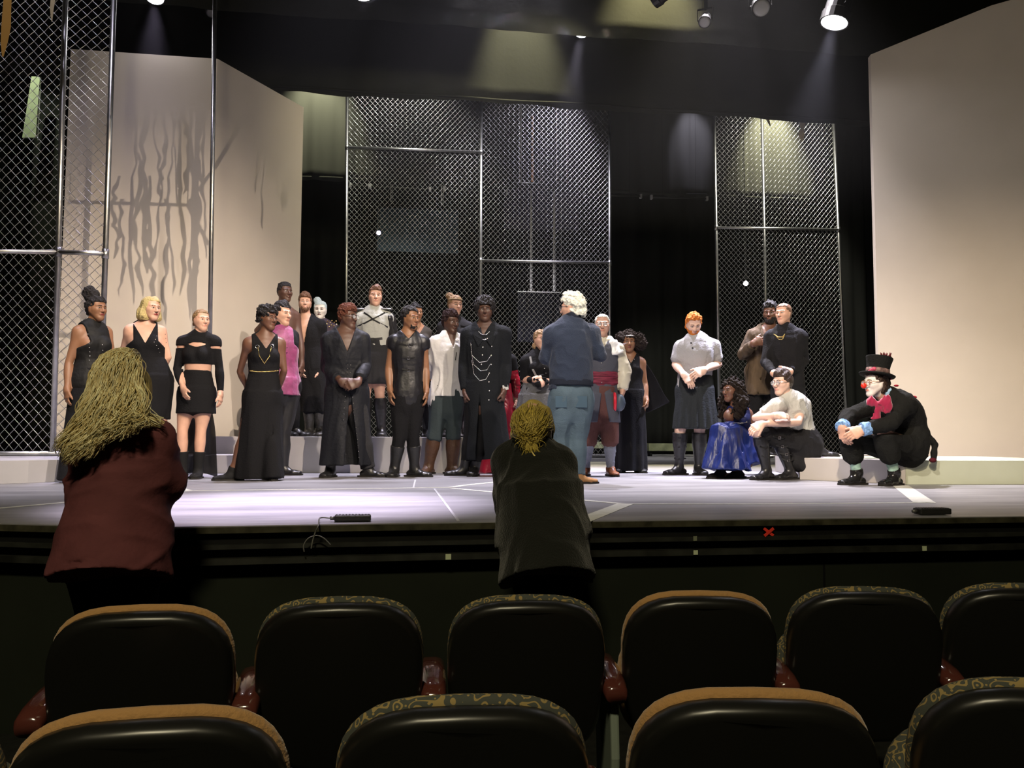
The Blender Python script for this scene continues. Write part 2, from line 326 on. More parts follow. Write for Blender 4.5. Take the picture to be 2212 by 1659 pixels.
class Person:
    def __init__(s, label, cx, ty, fy, D, H, yaw=0, z0=0.0, sex='m', skin='fair', hyaw=None, hpitch=0, hroll=0, hc=None, bulk=1.0, lips=None, J=None, toes=(None, None),
                 hands=('hang', 'hang'), bend=0.0, seated=False, group=None, loc=None, hk=1.0, lw=1.0):
        J = J or {}
        s.D, s.H, s.k, s.sex, s.skin, s.z0 = D, H, H / 1.75, sex, skin, z0
        s.f = nrm(-FH * math.cos(R(yaw)) + RH * math.sin(R(yaw))); s.side = np.cross(s.f, UP) * -1      # side = towards the person's left hand
        s.sg = 1 if s.side @ RH >= 0 else -1
        O = P(cx, fy, D); O = O if loc is None else np.asarray(loc, float); O[2] = z0; s.O = O
        ra = -s.side * s.sg                                                     # from the middle to picture-left (a)
        jw = lambda fw, up, dv, fr=0.0: O + dv * fw * H + UP * up * H + s.f * fr * H
        sh = .104 if sex == 'm' else .094; hp = .052 if sex == 'm' else .055
        X = {}
        def put(n, d):
            if n in J: q = J[n]; X[n] = P(q[0], q[1], D + (q[2] if len(q) > 2 else (d - ORG) @ FH - D))
            else: X[n] = d
        put('NB', jw(0, .835, ra)); nb0 = X['NB'] - jw(0, .835, ra)
        for n, g in (('a', 1), ('b', -1)):
            put('S' + n, jw(sh * g, .812, ra) + nb0); off = X['S' + n] - jw(sh * g, .812, ra)
            put('E' + n, jw((sh + .03) * g, .635, ra, -.01) + off); put('W' + n, jw((sh + .035) * g, .49, ra, .03) + off)
            put('H' + n, jw(hp * g, .515, ra)); put('K' + n, jw((hp + .005) * g, .28, ra, .01)); put('A' + n, jw((hp + .008) * g, .045, ra, -.012))
        s.X = X; s.bulk = bulk; s.lw = lw
        s.PC = (X['Ha'] + X['Hb']) / 2 + UP * .02 * H
        s.SU = nrm(X['Sb'] - X['Sa']); s.HU = nrm(X['Hb'] - X['Ha']) if 'Ha' not in J else (nrm(X['Hb'] - X['Ha']) if np.linalg.norm(X['Hb'] - X['Ha']) > .05 else s.SU)
        s.bendv = s.f * -bend
        hy = yaw if hyaw is None else hyaw
        s.hf = nrm(-FH * math.cos(R(hy)) + RH * math.sin(R(hy))); s.hs = np.cross(s.hf, UP) * -1
        s.hf = rotv(s.hf, s.hs, R(-hpitch)) if hpitch else s.hf                  # positive pitch looks up
        s.hu = np.cross(s.hs, s.hf); s.hu = s.hu if s.hu[2] > 0 else -s.hu
        if hroll: s.hu = rotv(s.hu, s.hf, R(hroll)); s.hs = rotv(s.hs, s.hf, R(hroll))
        s.hh = .132 * H * hk; s.hsc = s.hh / .253
        top = P(cx, ty, D)
        hcx = hc if hc is not None else (PX(X['NB'])[0], None)
        if hc is not None: s.HC = P(hc[0], hc[1], D + (hc[2] if len(hc) > 2 else (X['NB'] - ORG) @ FH - D + (s.hf @ FH) * .02))
        else: s.HC = X['NB'] + UP * (.835 * 0 + .165 * H - .128 * s.hsc) + s.hf * .02
        s.root = thing('person', label, 'person', O, group); s.parts = []
        s.hands = hands; s.toes = toes; s.M = skin_mats(skin, lips); s.garm = []
    # -- body primitives
    def limb(s, kind, n, t0=0, t1=2, inf=0.0, cap=None, k=.02, step=None, shape=None):
        arm = kind == 'arm'; T, M_ = (ARM_T, ARM_M) if arm else (LEG_T, LEG_M); a, b, c = ('S', 'E', 'W') if arm else ('H', 'K', 'A')
        A, B, C = s.X[a + n], s.X[b + n], s.X[c + n]
        pos = lambda t: A + (B - A) * t if t <= 1 else B + (C - B) * (t - 1)
        sc = s.k * (s.bulk ** .7) * (s.lw if not arm else 1) * (1 if s.sex == 'm' else (.86 if arm else 1.0))
        ts = sorted({t0, t1} | {t for t in list(np.arange(.08, 2, .11)) + [1.0] if t0 + .03 < t < t1 - .03}); out = []
        rr = lambda t: smooth_prof(T, M_, t) * sc + (inf if np.isscalar(inf) else float(np.interp(t, np.linspace(t0, t1, len(inf)), inf)))
        for i in range(len(ts) - 1):
            out.append(Pr(pos(ts[i]), pos(ts[i + 1]), rr(ts[i]), rr(ts[i + 1]), U=s.SU, cap=cap if (i == len(ts) - 2 and cap) else None))
        return [Ch(out, k)]
    def sp(s, t):
        """a point on the spine: 0 pelvis, 1 neck base"""
        v = s.X['NB'] - s.PC; return s.PC + v * t + s.bendv * math.sin(max(0, min(1, t)) * math.pi)
    def torso(s, t0=-.16, t1=1.02, inf=0.0, cap=None, k=.03, sh=True, pl=None, ea=0):
        ts = sorted({t0, t1} | {t for t in np.arange(-.16, 1.02, .07) if t0 + .02 < t < t1 - .02}); out = []
        iv = lambda t: inf if np.isscalar(inf) else float(np.interp(t, np.linspace(t0, t1, len(inf)), inf))
        g = lambda t: (smooth_prof(TOR_T, TOR_A[s.sex], t) * s.k * s.bulk + iv(t) + ea, smooth_prof(TOR_T, TOR_B[s.sex], t) * s.k * s.bulk + iv(t))
        for i in range(len(ts) - 1):
            tm = (ts[i] + ts[i + 1]) / 2; U = nrm(s.HU * (1 - tm) + s.SU * tm)
            c = .03 if (i == len(ts) - 2 and t1 > .9) else (cap if cap and i == 0 else None)
            out.append(Pr(s.sp(ts[i]), s.sp(ts[i + 1]), g(ts[i]), g(ts[i + 1]), U=U, cap=c, pl=pl))
        out = [Ch(out, k)]
        if sh and t1 > .8:
            i2 = iv(.95); Sa, Sb, N = s.X['Sa'], s.X['Sb'], s.X['NB']
            m = lambda S: S + (N - S) * .18 - UP * .012
            out.append(Pr(m(Sa), m(Sb), (.046 * s.k + i2), k=.04))
            for S in (Sa, Sb):
                out.append(Pr(S - UP * .004, S - UP * .02, (.052 if s.sex == 'm' else .044) * s.k * s.bulk ** .5 + i2, k=.04))
                out.append(Pr(N + UP * .035 * s.k, S + (N - S) * .25 + UP * .012, .032 * s.k + i2, .03 * s.k + i2, k=.05))
        if s.sex == 'f' and t0 < .6 and t1 > .75:
            for g2 in (1, -1):
                c = s.sp(.68) + s.f * (.075 * s.k + iv(.68) * .9) + s.side * g2 * .068 * s.k; out.append(Pr(c, c + s.f * .004, .05 * s.k * s.bulk + iv(.68) * .3, k=.045))
        if t0 < .05:
            for n in 'ab':
                c = s.X['H' + n] - s.f * .035 * s.k + UP * .01; out.append(Pr(c, c + UP * .03, .085 * s.k * s.bulk + iv(0), k=.05))
        return out
    def neck(s, inf=0.0, t=1.0):
        a = s.X['NB'] - UP * .01; b = s.HC - s.hu * .05 * s.hsc - s.hf * .02 * s.hsc; r = (.056 if s.sex == 'm' else .047) * s.k
        return [Pr(a, a + (b - a) * t, r + .006 + inf, r + inf, k=.03)]
    def hl(s, x, y, z): return s.HC + (s.hs * x + s.hu * y + s.hf * z) * s.hsc
    def hp(s, a, b, r0, r1=None, **kw):
        """a primitive in head coordinates (x side, y up, z forward; metres for a 25 cm head)"""
        q = s.hsc; m = lambda r: None if r is None else (r * q if np.isscalar(r) else (r[0] * q, r[1] * q))
        if kw.get('cap'): kw['cap'] *= q
        kw.setdefault('U', s.hs); return Pr(s.hl(*a), s.hl(*b), m(r0), m(r1), **kw)
    def head(s):
        h = s.hp; o = []
        o.append(h((0, .03, -.03), (0, .035, -.002), (.075, .095), (.077, .093), k=.02, U=s.hs))
        o.append(h((0, .06, .03), (0, -.03, .045), (.062, .045), (.054, .038), k=.03))
        o.append(h((0, -.02, .045), (0, -.085, .052), (.052, .036), (.028, .028), k=.03))
        for g in (1, -1):
            o.append(h((.058 * g, -.03, .0), (.018 * g, -.095, .058), .02, .019, k=.035))
            o.append(h((.04 * g, -.015, .062), (.045 * g, -.01, .045), .023, k=.025))
        o.append(h((0, -.1, .066), (0, -.102, .062), .02, k=.02))
        for g in (1, -1): o.append(h((.033 * g, .008, .104), (.036 * g, .008, .112), (.017, .014), k=.014, op='s'))
        for g in (1, -1):
            o.append(h((.05 * g, .03, .07), (.012 * g, .027, .089), .0105, .011, k=.014))
            o.append(h((.032 * g, .007, .073), (.032 * g, .007, .0735), .0155, k=.004))
        o.append(h((0, .018, .088), (0, -.026, .110), .0085, .0125, k=.01))
        for g in (1, -1): o.append(h((.011 * g, -.03, .1), (.0112 * g, -.031, .1), .0095, k=.008))
        o.append(h((-.019, -.056, .087), (.019, -.056, .087), .0065, k=.01)); o.append(h((0, -.055, .089), (0, -.056, .092), .0085, k=.008))
        o.append(h((-.016, -.067, .086), (.016, -.067, .086), .0075, k=.008)); o.append(h((0, -.067, .089), (0, -.066, .09), .0085, k=.008))
        o.append(h((-.024, -.0615, .099), (.024, -.0615, .099), .003, k=.004, op='s'))
        for g in (1, -1): o.append(h((.077 * g, .012, -.008), (.073 * g, -.022, .0), (.009, .019), (.008, .012), k=.008, U=s.hs))
        return o
    def hand(s, n, mode):
        """palm, thumb and four fingers, each of three bent segments"""
        W_, E_ = s.X['W' + n], s.X['E' + n]; d = nrm(W_ - E_); inw = nrm(s.sp(.2) - W_); curl = .32; spread = 0
        if isinstance(mode, dict):
            d = nrm(d * mode.get('fw', 1.0) + np.asarray(mode['d'], float) @ np.array([RH, UP, -FH])) if 'd' in mode else d
            nn = np.asarray(mode['n'], float) @ np.array([RH, UP, -FH]) if 'n' in mode else inw; th = np.asarray(mode['t'], float) @ np.array([RH, UP, -FH]) if 't' in mode else s.f
            curl = mode.get('curl', curl)
        else:
            if mode == 'hang': d = nrm(d - UP * .5); nn = inw; th = s.f
            elif mode == 'fist': nn = inw; th = s.f; curl = 1.25
            elif mode == 'clasp': d = nrm(d - UP * .15); nn = -s.f; th = UP; curl = .75
            else: nn = inw; th = s.f
        nn = nrm(nn - d * (nn @ d)); th = nrm(th - d * (th @ d) - nn * (th @ nn)); q = s.k * (1.04 if s.sex == 'm' else .92)
        o = [Pr(W_ - d * .01, W_ + d * .02 * q, (.028 * q, .020 * q), (.036 * q, .017 * q), U=th, k=.015), Pr(W_ + d * .025 * q, W_ + d * .08 * q, (.036 * q, .0165 * q), (.041 * q, .0125 * q), U=th, k=.015)]
        for i, (off, L, bk) in enumerate([(.030, .072, 1), (.0105, .080, 1.02), (-.0095, .075, 1.0), (-.0285, .060, .96)]):
            p = W_ + d * .084 * bk * q + th * off * q; dd = d + th * (off * 1.2); dd = nrm(dd); c = curl * (1 + .1 * i)
            for j, (fr, r0, r1) in enumerate([(.46, .0092, .0085), (.30, .0085, .0078), (.24, .0078, .007)]):
                dd = nrm(dd * math.cos(c * (.75 if j == 0 else 1)) + (nn - dd * (nn @ dd)) * math.sin(c * (.75 if j == 0 else 1))); e = p + dd * L * fr * q
                o.append(Pr(p, e, r0 * q, r1 * q, k=.006)); p = e
        p = W_ + d * .022 * q + th * .026 * q; a = nrm(d * .75 + th * .62 + nn * .25)
        for L, r, bb in ((.038, .0125, .5), (.030, .0105, .35), (.026, .0095, .0)):
            e = p + a * L * q; o.append(Pr(p, e, r * q, (r - .001) * q, k=.01)); p = e; a = nrm(a + d * bb + nn * min(curl, .6) * .5)
        return o
    def foot(s, n, inf=0.0, toe=None, sole=0, k=.015, h=0):
        A = s.X['A' + n].copy(); tv = s.toev(n); L = .152 * s.H; z = s.z0 if not hasattr(s, 'fz') else s.fz; q = s.k
        sd = np.cross(tv, UP); g = lambda x, zz: np.array([A[0], A[1], z]) + tv * x * L + UP * zz
        r = inf
        return [Pr(g(-.2, .034 * q), g(.1, .036 * q), (.031 * q + r, .034 * q), (.036 * q + r, .036 * q), U=sd, k=k), Pr(g(.1, .036 * q), g(.45, .028 * q), (.036 * q + r, .034 * q), (.045 * q + r, .027 * q), U=sd, k=k),
                Pr(g(.45, .028 * q), g(.66, .024 * q), (.045 * q + r, .026 * q), (.034 * q + r, .022 * q), U=sd, k=k), Pr(A, g(.15, .05 * q), .038 * q + r * .6, .034 * q + r * .6, k=.03)]
    def toev(s, n):
        t = s.toes[0 if n == 'a' else 1]
        if t is None: v = s.f + (-s.side * s.sg) * (.25 if n == 'a' else -.25)
        else: v = RH * math.sin(R(t)) - FH * math.cos(R(t))            # degrees: 0 to the camera, +90 picture-right
        return nrm(v * (1, 1, 0))
    def body_prims(s):
        o = s.torso() + s.neck()
        for i, n in enumerate('ab'):
            if s.hands[i] is not None: o += s.hand(n, s.hands[i])[:2]
        for n in 'ab': o += s.limb('arm', n, k=.035) + s.limb('leg', n, k=.04) + s.foot(n)
        return o
    # -- meshes
    def body(s, h=.011, hh=.0042, hand_h=.0042, face=True):
        full = s.body_prims(); hd = s.head(); Vs, Fs, Ms = [], [], []; nv = 0
        boxes = []
        c = s.hl(0, 0, .01); hb = .155 * s.hsc; boxes.append((c - np.array([hb * 1.05] * 3), c + np.array([hb * 1.05] * 3), hh, hd))
        for i, n in enumerate('ab'):
            if s.hands[i] is None: continue
            hp_ = s.hand(n, s.hands[i]); lo = np.min([np.minimum(q.A, q.B) for q in hp_], 0) - .02; hi = np.max([np.maximum(q.A, q.B) for q in hp_], 0) + .02
            boxes.append((lo, hi, hand_h, hp_))
        v, f = snet(full + hd[:2], h)
        cen = v[f].mean(1); keep = np.ones(len(f), bool)
        for lo, hi, _, _ in boxes: keep &= ~((cen > lo + .008) & (cen < hi - .008)).all(1)
        v, f = cull_verts(v, f, keep); Vs.append(v); Fs.append(f); Ms.append(np.zeros(len(f), int)); nv = len(v)
        for bi, (lo, hi, hs, pr) in enumerate(boxes):
            loc = [q for q in full if np.all(q.ctr()[0] + q.ctr()[1] > lo) and np.all(q.ctr()[0] - q.ctr()[1] < hi)]
            v, f = snet(loc + pr, hs, box=(lo - hs * 2, hi + hs * 2)); cen = v[f].mean(1)
            keep = ((cen > lo) & (cen < hi)).all(1)
            mi = np.zeros(len(f), int)
            if bi == 0 and face:
                q = (cen - s.HC) / s.hsc; x, y, z = q @ s.hs, q @ s.hu, q @ s.hf; ax = np.abs(x)
                mi[(ax < .024 - np.abs(y + .0615) * .9) & (np.abs(y + .0615) < .0095) & (z > .078)] = 1
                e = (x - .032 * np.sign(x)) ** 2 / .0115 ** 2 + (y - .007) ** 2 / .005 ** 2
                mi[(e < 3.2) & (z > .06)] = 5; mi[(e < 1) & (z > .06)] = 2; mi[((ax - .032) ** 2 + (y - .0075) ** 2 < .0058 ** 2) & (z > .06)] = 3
                yb = .0315 - np.clip(ax - .035, 0, 1) * .35
                if getattr(s, 'face_paint', False): mi[(mi == 0) & (y > -.12) & (z > -.02)] = 6
                mi[(np.abs(y - yb) < .0042) & (ax > .013) & (ax < .05) & (z > .05)] = 4
            keep_f = keep; v2, f2 = cull_verts(v, f, keep_f); Vs.append(v2); Fs.append(f2 + nv); Ms.append(mi[keep_f]); nv += len(v2)
        s.bodyo = mesh_obj('body', np.concatenate(Vs), np.concatenate(Fs), None, s.root, mi=np.concatenate(Ms), mats=s.M)
        return s.bodyo
    def gar(s, name, prims, m, h=.0085, post=None, wr=None, label=None, parent=None, reg=True):
        """a garment: prims meshed; wr = (amplitude, frequency, scale) wrinkles"""
        ax = None
        def pp(p, d):
            if wr is not None:
                sc = wr[2] if len(wr) > 2 else (1, 1, .35)
                d = d + wr[0] * (.7 * sn(p, wr[1], sc) + .75 * (np.minimum(np.abs(sn(p + 3.1, wr[1] * 1.5, sc, 5)) * 2, 1.4) - .8))
            if post is not None: d = post(p, d)
            return d
        v, f = snet(prims, h, post=pp if (wr or post) else None)
        o = mesh_obj(name, v, f, m, parent or s.root)
        if label: o['label'] = label
        if reg: s.garm.append((prims, post))
        return o
    def shoe(s, n, name='boot', m=None, top=1.72, inf=.008, tinf=None, label=None, cap=.006, extra=None):
        m = m or mat('leather_black', (0.012, 0.012, 0.013), rough=.34, bump=.15, bscale=30)
        pr = s.foot(n, inf) + ([] if top is None else s.limb('leg', n, top, 2, tinf if tinf is not None else inf + .006, k=.02))
        A = s.X['A' + n]; tv = s.toev(n); z = s.z0 if not hasattr(s, 'fz') else s.fz; ax = nrm(s.X['K' + n] - A); Kt = s.X['K' + n] + (A - s.X['K' + n]) * ((top or 1.9) - 1)
        def post(p, d):
            d = np.maximum(d, (z + .001) - p[:, 2]); return np.maximum(d, (p - Kt) @ ax)
        pr = pr + (extra or [])
        o = s.gar(name, pr, m, h=.007, post=post, label=label)
        sd = np.cross(tv, UP); L = .152 * s.H; b = np.array([A[0], A[1], z]); pts = []
        for x, w in ((-.4, .018), (-.3, .034), (0, .038), (.35, .045), (.52, .046), (.66, .038), (.77, .015)):
            pts.append((x, w * s.k + inf * .8))
        out = [b + tv * x * L + sd * w for x, w in pts] + [b + tv * x * L - sd * w for x, w in pts[::-1]]
        MB().prism([q + UP * .001 for q in out], UP * .016).build('sole', mat('rubber_sole', (.02, .018, .016), rough=.7), o)
        return o
    def hit(s, px, py, off=.004, only=None):
        """where the sight line through a photo pixel first meets the garments (or the skin)"""
        d = ray(px, py); t = np.linspace(s.D - .7, s.D + .5, 500) / (d @ FH); p = ORG + d * t[:, None]; best = None
        for prims, post in (s.garm if only is None else [s.garm[i] for i in only]) + [(s.body_prims(), None)]:
            e = field(prims, p)
            if post is not None: e = post(p.astype(np.float32), e)
            i = np.argmax(e < 0)
            if e[i] < 0 and (best is None or t[i] < best): best = t[i]
        if best is None: best = s.D / (d @ FH)
        return ORG + d * (best - off)
    def studs(s, pts, r=.005, name='stud', m=None, one=None, sc=(1, 1, 1)):
        m = m or mat('metal_stud', (.75, .74, .7), rough=.25, metal=.9); b = MB()
        for q in pts: b.sphere(s.hit(*q), r, 8, 5, sc)
        return b.build(name, m, s.root, smooth=True)
    def strap(s, pts, w, m, name='strap', th=.006, off=.003, closed=False):
        """a flat band laid over the clothes along photo pixels"""
        P3 = [s.hit(*q, off=off) for q in pts]; b = MB()
        for i in range(len(P3) - 1): b.bar(P3[i], P3[i + 1], w, th, up=ray(*pts[i])) if False else None
        d = ray(*pts[0]); vs = []; fs = []
        for i, p in enumerate(P3):
            t = nrm(P3[min(i + 1, len(P3) - 1)] - P3[max(i - 1, 0)]); x = nrm(np.cross(t, d))
            vs += [p - x * w / 2, p + x * w / 2, p + x * w / 2 - d * th, p - x * w / 2 - d * th]
        n = len(P3)
        for i in range(n - 1):
            for k in range(4): fs.append((i * 4 + k, i * 4 + (k + 1) % 4, i * 4 + 4 + (k + 1) % 4, i * 4 + 4 + k))
        fs += [(3, 2, 1, 0), tuple(n * 4 - 4 + k for k in range(4))]
        return b.add(vs, fs).build(name, m, s.root)
    def chain(s, pts, r=.0035, m=None, name='chain', off=.006, step=.014, sub=12):
        m = m or mat('metal_silver', (.8, .8, .82), rough=.22, metal=1)
        P3 = [s.hit(*q, off=off) for q in pts]; b = MB(); q = []
        for i in range(len(P3) - 1):
            for j in range(sub): q.append(P3[i] + (P3[i + 1] - P3[i]) * j / sub)
        b.tube(q + [P3[-1]], r, 5); L = 0
        for i in range(0, len(q), 2): b.sphere(q[i], r * 1.7, 6, 4)
        return b.build(name, m, s.root, smooth=True)
    # -- hair
    def hair(s, style, m, extra=None, h=.0055, amp=.004, fr=28, back=-.04, front=.060, top=0, inf=.010, sc=(1, 1, 1), name='hair', low=None, post2=None):
        hp_ = s.hp; o = [hp_((0, .03, -.03), (0, .035, -.002), (.075 + inf, .095 + inf), (.077 + inf, .093 + inf + top), k=.02), hp_((0, .07, -.01), (0, .075, .03), (.06 + inf, .04 + inf + top), k=.03)]
        o += extra or []
        def post(p, d):
            q = (p - s.HC.astype(np.float32)) / s.hsc; x = q @ s.hs.astype(np.float32); y = q @ s.hu.astype(np.float32); z = q @ s.hf.astype(np.float32)
            d = d + amp * sn(p, fr, sc)
            face = np.maximum(np.maximum(z * -1 + .035 + np.abs(x) * .0, y - (front + .02 - np.abs(x) * .25)), -1)   # inside = face area to clear
            side = np.maximum(y - (.055 - z * .0), -z + .012)
            if style == 'short':
                d = np.maximum(d, -np.maximum(y - front - .012, .052 - z) * s.hsc)
                d = np.maximum(d, -np.maximum(y - front + .03, .022 - z) * s.hsc)
                d = np.maximum(d, -np.maximum(y - .012, -.012 - z) * s.hsc)
                d = np.maximum(d, (back - .02 - y) * s.hsc)
            elif style == 'face':                       # frames the face, may hang long
                w = .058
                d = np.maximum(d, -np.maximum(np.maximum(y - front, .028 - z), np.abs(x) - w) * s.hsc)
            if low is not None: d = np.maximum(d, (low - y) * s.hsc)
            if post2 is not None: d = post2(p, d, x, y, z)
            return d
        v, f = snet(o, h, post=post); return mesh_obj(name, v, f, m, s.root)
    def beard(s, m, inf=.006, low=.0):
        o = [s.hp((0, -.05, .047), (0, -.09, .055), (.05 + inf, .036 + inf), (.032 + inf, .03 + inf), k=.02)]
        for g in (1, -1): o.append(s.hp((.06 * g, -.02, .0), (.018 * g, -.097, .06), .02 + inf, .019 + inf, k=.03))
        def post(p, d):
            q = (p - s.HC) / s.hsc; x = q @ s.hs; y = q @ s.hu; z = q @ s.hf
            d = d + .002 * sn(p, 40); d = np.maximum(d, (y + .035 + .0 * z) * s.hsc)
            return np.maximum(d, -np.maximum(np.maximum(np.abs(x) - .026, np.abs(y + .062) - .014), -z + .06) * s.hsc)
        v, f = snet(o, .005, post=post); return mesh_obj('beard', v, f, m, s.root)
    def glasses(s, m, r=.021, round_=True):
        b = MB(); hl = s.hl
        for g in (1, -1):
            n = 20; pts = []
            for i in range(n + 1):
                a = 2 * math.pi * i / n; pts.append(hl(.033 * g + r * math.cos(a), .004 + (r * .95 if round_ else r * .7) * math.sin(a), .108))
            b.tube(pts, .0022, 6, cap=False); b.tube([hl(.033 * g + r * g, .008, .106), hl(.079 * g, .012, .09), hl(.083 * g, .012, .0)], .0022, 6)
        b.tube([hl(-.013, .008, .110), hl(0, .011, .113), hl(.013, .008, .110)], .0022, 6)
        o = b.build('glasses', m, s.root, smooth=True)
        g_ = mat('lens_glass', (.9, .95, 1), rough=.05); g_.node_tree.nodes['Principled BSDF'].inputs['Alpha'].default_value = .18
        l = MB()
        for g in (1, -1): l.prism([hl(.033 * g + (r - .002) * math.cos(a), .004 + (r - .002) * (.95 if round_ else .68) * math.sin(a), .1075) for a in np.linspace(0, 2 * math.pi, 16, endpoint=False)], s.hf * .001)
        l.build('lens', g_, o); return o
    def skirt(s, tt, z1, a0, b0, a1, b1, pl=None, n=1, U=None, sh=(0, 0, 0), cap=.006, up=0):
        """a cone of cloth hanging from the spine point tt down to height z1 (world)"""
        c0 = s.sp(tt) + UP * up; c1 = c0.copy(); c1[2] = z1; c1 = c1 + np.asarray(sh, float) @ np.array([RH, UP, -FH])
        return [Pr(c0, c1, (a0, b0), (a1, b1), U=s.HU if U is None else U, cap=cap, pl=pl, k=.02)]
# ---------------------------------------------------------------- setting
def PY(px, py, Y):
    d = ray(px, py); return ORG + d * (Y / d[1])
M_BLK = mat('black_paint', (.0045, .0047, .0045), rough=.75, spec=.2)
M_DRAPE = mat('black_drape', (.02, .021, .019), rough=.95, bump=.25, bscale=9, var=.25, vscale=3, spec=.1, stretch=(1, 1, .15))
M_WALL = mat('beige_flat_paint', (.62, .56, .49), rough=.8, var=.05, vscale=1.2, bump=.03, bscale=3)
M_PLAT = mat('grey_platform_paint', (.42, .41, .42), rough=.7, var=.06, vscale=3)
M_PLAT2 = mat('pale_platform_tone', (.55, .52, .5), rough=.7, var=.05, vscale=3)  # paler tone, used on the steps, the end block and the bench
M_STEEL = mat('galvanised_pipe', (.55, .55, .54), rough=.33, metal=1, var=.15, vscale=12)
M_WIRE = mat('galvanised_wire', (.62, .62, .61), rough=.3, metal=1)

def floor_mat():
    m = bpy.data.materials.new('painted_stage_floor'); m.use_nodes = True; nt = m.node_tree; b = nt.nodes['Principled BSDF']; L = nt.links.new
    tc = nt.nodes.new('ShaderNodeTexCoord'); mp = nt.nodes.new('ShaderNodeMapping'); mp.inputs['Scale'].default_value = (.5, 2.6, 1); L(tc.outputs['Object'], mp.inputs[0])
    n = nt.nodes.new('ShaderNodeTexNoise'); n.inputs['Scale'].default_value = 1.6; n.inputs['Detail'].default_value = 7; n.inputs['Roughness'].default_value = .65; L(mp.outputs[0], n.inputs[0])
    r = nt.nodes.new('ShaderNodeValToRGB'); r.color_ramp.elements[0].position = .32; r.color_ramp.elements[1].position = .68
    r.color_ramp.elements[0].color = (.16, .16, .175, 1); r.color_ramp.elements[1].color = (.30, .295, .315, 1); L(n.outputs[0], r.inputs[0]); L(r.outputs[0], b.inputs['Base Color'])
    n2 = nt.nodes.new('ShaderNodeTexNoise'); n2.inputs['Scale'].default_value = 5; n2.inputs['Detail'].default_value = 4; L(mp.outputs[0], n2.inputs[0])
    mr = nt.nodes.new('ShaderNodeMapRange'); mr.inputs[3].default_value = .3; mr.inputs[4].default_value = .52; L(n2.outputs[0], mr.inputs[0]); L(mr.outputs[0], b.inputs['Roughness'])
    b.inputs['Specular IOR Level'].default_value = .4
    return m
EDGE = [G(x, y) for x, y in ((-420, 1119), (0, 1131), (200, 1136), (380, 1138), (740, 1132), (1100, 1127), (1500, 1123), (1856, 1119), (2212, 1115), (2500, 1112))]
EDGE = [np.array([-7.9, EDGE[0][1] + 1.2, 0])] + EDGE + [np.array([9.9, EDGE[-1][1] - .1, 0])]
def edge_at(dx, z0, z1):
    """a vertical ribbon following the stage edge, set back by dx"""
    return [e + np.array([0, dx, z0]) for e in EDGE], [e + np.array([0, dx, z1]) for e in EDGE]
def edge_band(name, d0, d1, z0, z1, m, kind='structure', **kw):
    b = MB(); n = len(EDGE)
    vs = []
    for e in EDGE: vs += [e + (0, d0, z0), e + (0, d0, z1), e + (0, d1, z1), e + (0, d1, z0)]
    fs = []
    for i in range(n - 1):
        for k in range(4): fs.append((i * 4 + k, i * 4 + (k + 1) % 4, i * 4 + 4 + (k + 1) % 4, i * 4 + 4 + k))
    fs += [(0, 1, 2, 3), tuple((n - 1) * 4 + k for k in (3, 2, 1, 0))]
    o = b.add(vs, fs).build(name, m); return tag(o, kind=kind, **kw)
poly = [tuple(e) for e in EDGE] + [(9.9, 20.8, 0), (-7.9, 20.8, 0)]
tag(MB().prism(poly, (0, 0, -.03)).build('floor', floor_mat()), kind='structure')
M_LIP = mat('worn_wood_edge', (.045, .042, .026), rough=.6, var=.5, vscale=14)
M_LEDGE = mat('scuffed_black_ledge', (.016, .017, .014), rough=.5, var=.6, vscale=9, spec=.5)
edge_band('trim_1', -.012, .05, -.032, -.004, M_LIP)
edge_band('trim_2', .02, .12, -.095, -.032, M_BLK)
edge_band('trim_3', -.004, .12, -.104, -.084, M_LEDGE)
edge_band('trim_4', .04, .16, -.15, -.104, M_BLK)
edge_band('trim_5', -.01, .16, -.172, -.145, M_LEDGE)
M_PIT = mat('dark_green_pit_panel', (.012, .015, .010), rough=.85, var=.2, vscale=2)
edge_band('wall_pit', .06, .2, -.95, -.172, M_PIT)
MB().add([], [])
q = G(1787, 1119); MB().box((q[0], q[1] + .052, -.56), (.012, .02, .76)).build('trim_6', mat('dark_seam', (.003, .003, .003), rough=.9))['kind'] = 'structure'
M_HOUSE = mat('dark_house_carpet', (.010, .0105, .009), rough=.95, var=.3, vscale=20)
tag(MB().box((1, .3, -.975), (17.8, 9.0, .05)).build('floor_house', M_HOUSE), kind='structure')
M_ROOM = mat('black_room_paint', (.006, .006, .0062), rough=.9, spec=.1)
tag(MB().box((1, 20.9, 4), (18, .2, 10)).build('wall_back', M_ROOM), kind='structure')
tag(MB().box((-8, 8.2, 4), (.2, 25.2, 10)).build('wall_left', M_ROOM), kind='structure')
tag(MB().box((10, 8.2, 4), (.2, 25.2, 10)).build('wall_right', M_ROOM), kind='structure')
tag(MB().box((1, -4.3, 4), (18, .2, 10)).build('wall_front', M_ROOM), kind='structure')
tag(MB().box((1, 8.2, 9.1), (18.2, 25.4, .2)).build('ceiling', M_ROOM), kind='structure')

